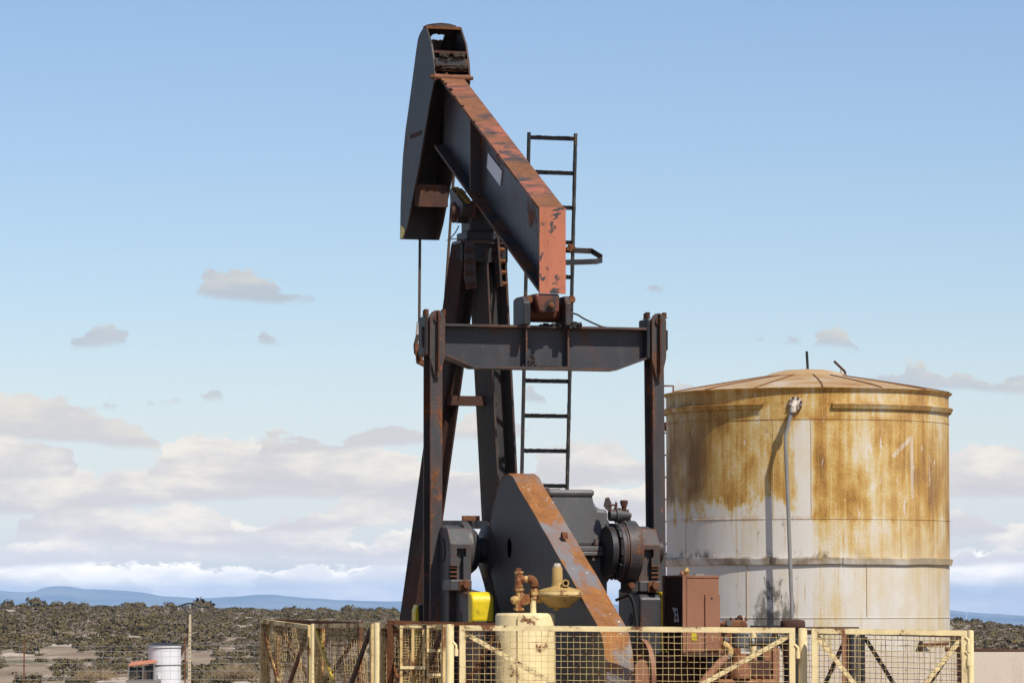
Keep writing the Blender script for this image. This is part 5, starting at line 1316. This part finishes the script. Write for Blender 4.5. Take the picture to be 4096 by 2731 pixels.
for vv in (2655.5, 2587.5): MB().lathe([(wr + .11, fz(vv + 1)), (wr + .11, fz(vv - .6))], (wx, FY, 0), (0, 0, 1), 48).build('hoop', M_grey, ft_)
MB().box(xat(694, FY), xat(713, FY), FY - .6, FY, fz(2578), fz(2566)).build('roof_hatch', M_black, ft_)
MB().tube([at(662, 2556, FY), at(700, 2566, FY)], .05, 6).build('hatch_arm', M_grey, ft_)
MB().box(xat(659, FY), xat(668, FY), FY - .5, FY, fz(2574), fz(2566)).build('vent', M_black, ft_)
MB().prism([at(u, v, FY + .3) for u, v in ((724, 2582), (740, 2585), (734, 2604), (724, 2625))], (0, .5, 0)).build('side_stair', M_rust_dark, ft_)
MB().box(xat(638, FY), xat(659, FY), FY - wr - .01, FY - wr + .5, fz(2712), fz(2692)).build('hatch_door', M_wtank, ft_)
sh_ = thing('tiled_shed', 'dark open lean-to shed with an orange tiled roof by the white tank', 'shed', (xat(540, FY - 4), FY - 4, zg_))
SYf = FY - 4.0
def sz(v): return zat(v, SYf)
roofA, roofB = at(512, 2664, SYf), at(620, 2651.5, SYf)
M_ = MB()
nt = 20
for i in range(nt):
    f0, f1 = i / nt, (i + 1) / nt
    a = roofA.lerp(roofB, (f0 + f1) / 2)
    m = MB(); w2 = (roofB.x - roofA.x) / nt * .62
    pts = []
    for k in range(7):
        an = math.pi * k / 6; pts.append(Vector((a.x + w2 * math.cos(an), a.y, a.z + .12 * math.sin(an))))
    m.prism([p for p in pts], (0, 3.2, .35)); m.build('roof_tile_row', M_tile, sh_)
MB().prism([roofA + Vector((0, .05, -.06)), roofB + Vector((0, .05, -.06)), roofB + Vector((0, .05, .0)), roofA + Vector((0, .05, .0))], (0, 3.1, .35)).build('roof_board', M_wood, sh_)
MB().box(xat(515, SYf), xat(570, SYf), SYf + .4, SYf + 3.0, zg_ - .3, sz(2668)).build('shaded_bay', M_dark, sh_)  # solid block whose near-black colour stands for the bay's shade
MB().box(xat(592, SYf), xat(612, SYf), SYf + .4, SYf + 3.0, zg_ - .3, sz(2664)).build('shaded_bay', M_dark, sh_)
MB().box(xat(574, SYf), xat(591, SYf), SYf + .5, SYf + 3.0, zg_ - .3, sz(2661)).build('back_wall', M_rust_dark, sh_)
for u in (514, 571, 616): MB().tube([at(u, 2716, SYf - .1), at(u + 1, 2664 - (u - 514) * .11, SYf - .1)], .07, 8).build('shed_post', M_wood, sh_)
MB().box(xat(505, SYf), xat(640, SYf), SYf - .3, SYf + 3.2, zg_ - 1, sz(2719)).build('footing', M_wood, sh_)
# power pole
PYd = 380.0
up_ = thing('power_pole', 'pale concrete power pole with a V-shaped black crossarm', 'power pole', (xat(756, PYd), PYd, -11))
pz = lambda v: zat(v, PYd)
b0, b1 = at(757, 2735, PYd), at(761, 2456, PYd)
b00 = b0 + (b0 - b1) * .35
w0, w1 = .17, .11
MB().hexa([b00 + Vector((-w0, -w0, 0)), b00 + Vector((w0, -w0, 0)), b00 + Vector((w0, w0, 0)), b00 + Vector((-w0, w0, 0)), b1 + Vector((-.095, -.095, 0)), b1 + Vector((.095, -.095, 0)), b1 + Vector((.095, .095, 0)), b1 + Vector((-.095, .095, 0))]).build('shaft', M_pole, up_)
for k in range(13):
    v_ = 2528 + k * 17.3; p = b1.lerp(b0, (v_ - 2456) / (2735 - 2456)); hw = .095 + (w0 - .095) * (v_ - 2456) / 380
    MB().lathe([(.055, 0), (.05, .01)], p + Vector((0, -hw - .012, 0)), (0, -1, 0), 10).build('climbing_hole_shade', M_black, up_)  # black dot on the shaft, colour standing for the shaded hole
def bar(pts, r=.095, name='crossarm', mat=None):
    return MB().tube([at(u, v, PYd) for u, v in pts], r, 6).build(name, mat or M_black, up_)
bar(((714, 2424), (751, 2412), (774, 2412), (808, 2427)))
bar(((757, 2458), (728, 2421)), .08, 'strut'); bar(((765, 2458), (793, 2423)), .08, 'strut', M_grey)
M_ins = plain('glass_insulator', (.30, .33, .31), .25, .3, 10, 0, .5)
for u, v in ((714, 2424), (761, 2412), (808, 2427)):
    m = MB()
    m.lathe([(.02, -.42), (.10, -.40), (.04, -.33), (.10, -.30), (.04, -.22), (.10, -.20), (.03, -.12), (.02, 0)], at(u, v, PYd), (0, 0, 1), 10); m.build('insulator', M_ins, up_, smooth=40)
for u, v in ((714, 2436), (761, 2426), (808, 2440)):
    a = at(u, v, PYd); e_ = at(u + 420, v + 130, PYd * 1.5)
    pts = [a.lerp(e_, k / 14) - Vector((0, 0, 2.2 * math.sin(math.pi * k / 14))) for k in range(15)]
    MB().tube(pts, .011, 4).build('power_line', M_grey, up_)
# wire stock fence
WY = 112.0
wf = thing('stock_fence', 'knotted wire stock fence on rusty posts crossing the scrub at left', 'fence', (xat(420, WY), WY, 0))
M_fwire = plain('galvanised_fence_wire', (.30, .29, .27), .6, .2, 3, 0)
for u0, vt in ((97, 2557), (741, 2549), (1380, 2560), (-560, 2560), (-1200, 2560)):
    a = at(u0, vt, WY); MB().box(a.x - .018, a.x + .018, WY - .018, WY + .018, -.2, a.z).build('post', M_rust, wf)
us = list(range(-1200, 1400, 16))
def wv(v, u): return v + 3.0 * math.sin((u - 97) / 644 * math.pi) ** 2 * (1 if v < 2600 else .6) - .006 * (u - 97) * (1 if v < 2600 else .3)
rows = [2582, 2603, 2626, 2652, 2682, 2716]
m = MB()
for i, v in enumerate(rows):
    rr = random.Random(i)
    m.tube([at(u, wv(v, u) + rr.uniform(-.5, .5), WY - .02) for u in us], .0042, 4, False)
rr = random.Random(9)
u = -1190.0
while u < 1390:
    uu = u + rr.uniform(-2, 2)
    m.tube([at(uu + rr.uniform(-1, 1), wv(v, uu), WY - .02) for v in rows], .0034, 4, False); u += 33.4
m.build('wire_mesh', M_fwire, wf, kind='stuff')

# ================================================================== VEGETATION
def leaf_mat(name, c, c2):
    m, t, b = mat_new(name)
    oi = t.new('ShaderNodeObjectInfo'); P = t.new('ShaderNodeNewGeometry').outputs['Position']
    n = t.noise(P, .9, 3, .6); n2 = t.noise(P, .06, 3, .6)
    cc = t.mix(t.smooth(t.add(t.mul(n, .5), t.mul(n2, .5)), .36, .64), c, c2)
    finish(t, b, cc, .8, None, 0, 0, .15)
    return m
M_leaf = leaf_mat('holm_oak_leaves', (.058, .043, .016), (.128, .095, .038))
M_twig = leaf_mat('bare_brush_twigs', (.13, .10, .07), (.20, .155, .105))
M_drygrass = leaf_mat('dry_grass_blades', (.23, .17, .075), (.36, .28, .14))
M_drytwig = leaf_mat('dry_twigs', (.20, .145, .08), (.30, .22, .13))
def bush_geo(seed, n=150, w=1.0, h=.8, ls=.2, gappy=.0):
    rr = np.random.default_rng(seed); vs = []; fs = []; ns = []
    lobes = [(rr.uniform(-.5, .5) * w, rr.uniform(-.5, .5) * w, rr.uniform(.3, .62) * h, rr.uniform(.35, .6)) for _ in range(7)] + [(0, 0, .45 * h, .85)]
    for i in range(n):
        lx, ly, lz, lr = lobes[rr.integers(len(lobes))]
        d = rr.normal(size=3); d /= np.linalg.norm(d)
        if d[2] < -.3: d[2] *= -.5
        rad = lr * rr.uniform(.72, 1.06)
        p = np.array([lx, ly, lz]) + d * rad * np.array([w, w, h])
        p[2] = max(p[2], .02)
        nn = d + rr.normal(size=3) * .32; nn /= np.linalg.norm(nn)
        a = np.cross(nn, [0, 0, 1.]); a /= (np.linalg.norm(a) + 1e-6); bb = np.cross(nn, a)
        s = ls * rr.uniform(.6, 1.35); k = len(vs); s2 = s * rr.uniform(.5, 1)
        ang = rr.uniform(0, 6.3); a, bb = a * math.cos(ang) + bb * math.sin(ang), bb * math.cos(ang) - a * math.sin(ang)
        qd = [p - a * s, p + bb * s2 * .8, p + a * s * rr.uniform(.7, 1.2), p - bb * s2]
        if np.dot(np.cross(qd[1] - qd[0], qd[2] - qd[0]), d) < 0: qd = qd[::-1]
        vs += qd
        fs.append((k, k + 1, k + 2, k + 3)); ns.append((d[0] * .9, d[1] * .9, d[2] + .25))
    return np.array(vs), fs, np.repeat(np.array(ns), 4, axis=0)
protos = [bush_geo(i, 170, 1.0, .78, .17) for i in range(7)]
protos_s = [bush_geo(20 + i, 85, 1.1, .64, .23) for i in range(6)]
protos_b = [bush_geo(50 + i, 85, 1.0, .85, .15) for i in range(4)]
def visible(u): return -250 < u < 1680 or 3720 < u < 4350
veg = random.Random(21)
cand = []
def cover(u, v):
    """how thick the scrub is at a place on the hillside, from pale clearings below to closed brush above"""
    c = 1.25 - (v - 2430) / 260.0
    c += .35 * math.sin(u * .011 + v * .02 + .5) + .22 * math.sin(u * .027 - v * .045 + 2)
    if 2590 < v < 2640: c -= .35
    return c
N_ = 0
while N_ < 13000:
    u = veg.uniform(-260, 4360)
    if not visible(u): continue
    N_ += 1
    y = 1 / veg.uniform(1 / 1495.0, 1 / 505.0) if veg.random() < .45 else veg.uniform(510, 1510)
    x = (u - 2048) / F * y
    z = ground_z(x, y); v = HZ - (z - EYE) / y * F
    if veg.random() > cover(u, v) * .80: continue
    if 470 < u < 760 and y < 560: continue
    brown = veg.random() < (.40 if v < 2540 else .45)
    s = veg.uniform(.8, 2.1) * (1.0 if not brown else .8) * (1.0 if y > 700 else .8)
    cand.append((u, v, x, y, z, s, brown))
# distinct bushes: the ones standing clear on the lower slope and a row of trees on the skyline
cand.sort(key=lambda c: -c[5] / c[3])
near = [c for c in cand if c[1] > 2530 and not c[6]][:110]
ids = set(id(c) for c in near)
stuff = [c for c in cand if id(c) not in ids]
bush_mesh = []
def soft(me, ns):
    me.shade_smooth(); ns = ns / np.linalg.norm(ns, axis=1, keepdims=True); me.normals_split_custom_set_from_vertices(ns.tolist())
for k, (vs, fs, ns) in enumerate(protos):
    me = bpy.data.meshes.new('evergreen_bush'); me.from_pydata(vs.tolist(), [], fs); soft(me, ns); me.materials.append(M_leaf); bush_mesh.append(me)
def bush(x, y, z, s, k, name='evergreen_bush', label='dark evergreen bush standing on the pale lower hillside', group='evergreen bushes on the hillside', sz=1.0, cat='bush'):
    o = bpy.data.objects.new(name, bush_mesh[k % len(bush_mesh)]); col.objects.link(o)
    o.location = (x, y, z - .1); o.scale = (s, s, s * sz); o.rotation_euler = (0, 0, veg.uniform(0, 6.28))
    return tag(o, label, cat, group)
for i, (u, v, x, y, z, s, br) in enumerate(near): bush(x, y, z, s, i)
for i, (u, s, hh_) in enumerate(((815, 3.6, 1.15), (760, 1.8, 1.0), (145, 3.0, 1.2), (95, 1.9, 1.0), (40, 2.6, 1.0), (230, 2.2, 1), (290, 2.0, 1), (340, 2.0, .9), (515, 2.2, .9), (560, 2.4, .9), (674, 2.0, 1.1), (700, 1.6, 1.1), (938, 1.8, 1.1), (978, 1.2, 1.2), (1009, 1.2, 1.2), (1150, 2.0, .9), (1180, 2.2, .9), (1200, 1.4, 1.2), (1236, 1.3, 1.3), (1290, 1.9, 1), (1395, 2.2, 1.1), (1420, 1.2, 1.3), (1433, 1.1, 1.4), (1452, 1.2, 1.3), (1467, 1.1, 1.2), (1482, 1.2, 1.2), (1520, 1.6, 1.1), (1545, 1.4, 1.2), (1575, 1.5, 1), (3830, 2.2, .9), (3900, 2.2, .9), (3960, 2.0, .9))):
    y = YS - 20 + veg.uniform(-30, 10); x = (u - 2048) / F * y
    bush(x, y, ground_z(x, y), s * 1.35, i % 6 + 1, 'skyline_tree', 'large rounded oak on the skyline right behind the power pole' if i == 0 else 'small oak standing up on the hill skyline', 'oaks along the skyline', hh_, 'tree')
    if i == 0: del col.objects[-1]['group']
def scatter(name, items, protos_, mat, label):
    V = []; Fq = []; Nn = []; base = 0
    for i, (u, v, x, y, z, s, br) in enumerate(items):
        vs, fs, ns = protos_[i % len(protos_)]
        a = veg.uniform(0, 6.28); ca, sa = math.cos(a), math.sin(a); sz_ = s * veg.uniform(.75, 1.1)
        P = np.empty_like(vs); P[:, 0] = (vs[:, 0] * ca - vs[:, 1] * sa) * s + x; P[:, 1] = (vs[:, 0] * sa + vs[:, 1] * ca) * s + y; P[:, 2] = vs[:, 2] * sz_ + z - .15
        Q = ns.copy(); Q[:, 0] = ns[:, 0] * ca - ns[:, 1] * sa; Q[:, 1] = ns[:, 0] * sa + ns[:, 1] * ca; Nn.append(Q)
        V.append(P); Fq.append(np.array(fs) + base); base += len(vs)
    V = np.concatenate(V); Fq = np.concatenate(Fq)
    me = bpy.data.meshes.new(name); me.from_pydata(V.tolist(), [], Fq.tolist()); soft(me, np.concatenate(Nn)); me.materials.append(mat)
    o = bpy.data.objects.new(name, me); col.objects.link(o)
    return tag(o, label, 'scrub', kind='stuff')
scatter('evergreen_scrub', [c for c in stuff if not c[6]], protos_s, M_leaf, 'dense dark evergreen scrub covering the far hillside')
scatter('bare_brush', [c for c in stuff if c[6]], protos_b, M_twig, 'brown leafless brush between the evergreens on the hillside')
# dry twiggy bush and grass on the near edge of the plateau
def twigs(seed, n, w, h, cx, y, zb_):
    rr = random.Random(seed); m = MB()
    for i in range(n):
        x0 = cx + rr.gauss(0, w * .35); a = rr.uniform(0, 6.28); sp_r = rr.uniform(.2, .8) * w * .6
        hh_ = h * rr.uniform(.45, 1.05) * (1 - min(1, abs(x0 - cx) / w) * .6)
        p0 = Vector((x0, y + rr.uniform(-.8, .8), zb_)); p1 = p0 + Vector((sp_r * .4 * math.cos(a), .3 * math.sin(a), hh_ * .6)); p2 = p0 + Vector((sp_r * math.cos(a), .5 * math.sin(a), hh_))
        m.tube([p0, p1, p2], [.012, .008, .003], 3, False)
        for k in range(3):
            q = p1.lerp(p2, rr.random()); m.tube([q, q + Vector((rr.uniform(-.25, .25), rr.uniform(-.2, .2), rr.uniform(.0, .22)))], [.006, .003], 3, False)
    return m
GY = 116.0
db = thing('dry_bush', 'dry leafless thorny bush left of the fence corner', 'bush', (xat(945, GY), GY, 0))
twigs(3, 420, .75, .36, xat(945, GY), GY, -.02).build('twigs', M_drytwig, db, kind='stuff')
db = thing('dry_bush', 'low tangle of dry twigs in the grass at the lower left', 'bush', (xat(390, GY), GY, 0))
twigs(5, 260, .7, .22, xat(390, GY), GY, -.02).build('twigs', M_drytwig, db, kind='stuff')
m = MB(); rr = random.Random(4)
for i in range(9000):
    y = rr.uniform(112.5, 128); u = rr.uniform(-400, 1300); x = (u - 2048) / F * y
    h = rr.uniform(.03, .13) * (2.0 if rr.random() < .03 else 1); a = rr.uniform(-.5, .5); w_ = rr.uniform(.004, .010)
    z = ground_z(x, y) - .01; k = len(m.v)
    m.v += [(x - w_, y, z), (x + w_, y, z), (x + a * h, y + rr.uniform(-.05, .05), z + h)]; m.f.append((k, k + 1, k + 2))
tag(m.build('dry_grass', M_drygrass), 'dry yellow grass along the edge of the field', 'grass', kind='stuff')
# far wind turbine at right
wt = thing('wind_turbine', 'tiny white wind turbine far away beyond the tank at right', 'wind turbine', (xat(3866, 38000), 38000, -250))
M_wt = plain('turbine_white', (.8, .8, .8), .5, .05, 1, 0)
tp = at(3866, 2446, 36000); MB().tube([(tp.x, 36000, -270), tuple(tp)], [5, 3], 8).build('tower', M_wt, wt)
for k in range(3):
    a = R(90 + 120 * k); e_ = tp + Vector((42 * math.cos(a), 0, 42 * math.sin(a)))
    MB().beam(tp + Vector((0, -6, 0)), e_ + Vector((0, -6, 0)), 1.5, 3.5, (0, 1, 0)).build('blade', M_wt, wt)

# ================================================================== HAZE: the air between here and the mountains
hz = MB().box(-24000, 24000, -300, 47000, -300, 138)
Mh = bpy.data.materials.new('haze_air'); Mh.use_nodes = True
t = NT(Mh.node_tree); t.n.clear()
pv = t.new('ShaderNodeVolumePrincipled'); pv.inputs['Color'].default_value = (.44, .67, 1.0, 1)
pv.inputs['Density'].default_value = HAZE_D
pv.inputs['Anisotropy'].default_value = -0.3
mo = t.new('ShaderNodeOutputMaterial'); t.l.new(pv.outputs[0], mo.inputs['Volume'])
tag(hz.build('haze', Mh), 'thin blue haze in the air', 'haze', kind='stuff')
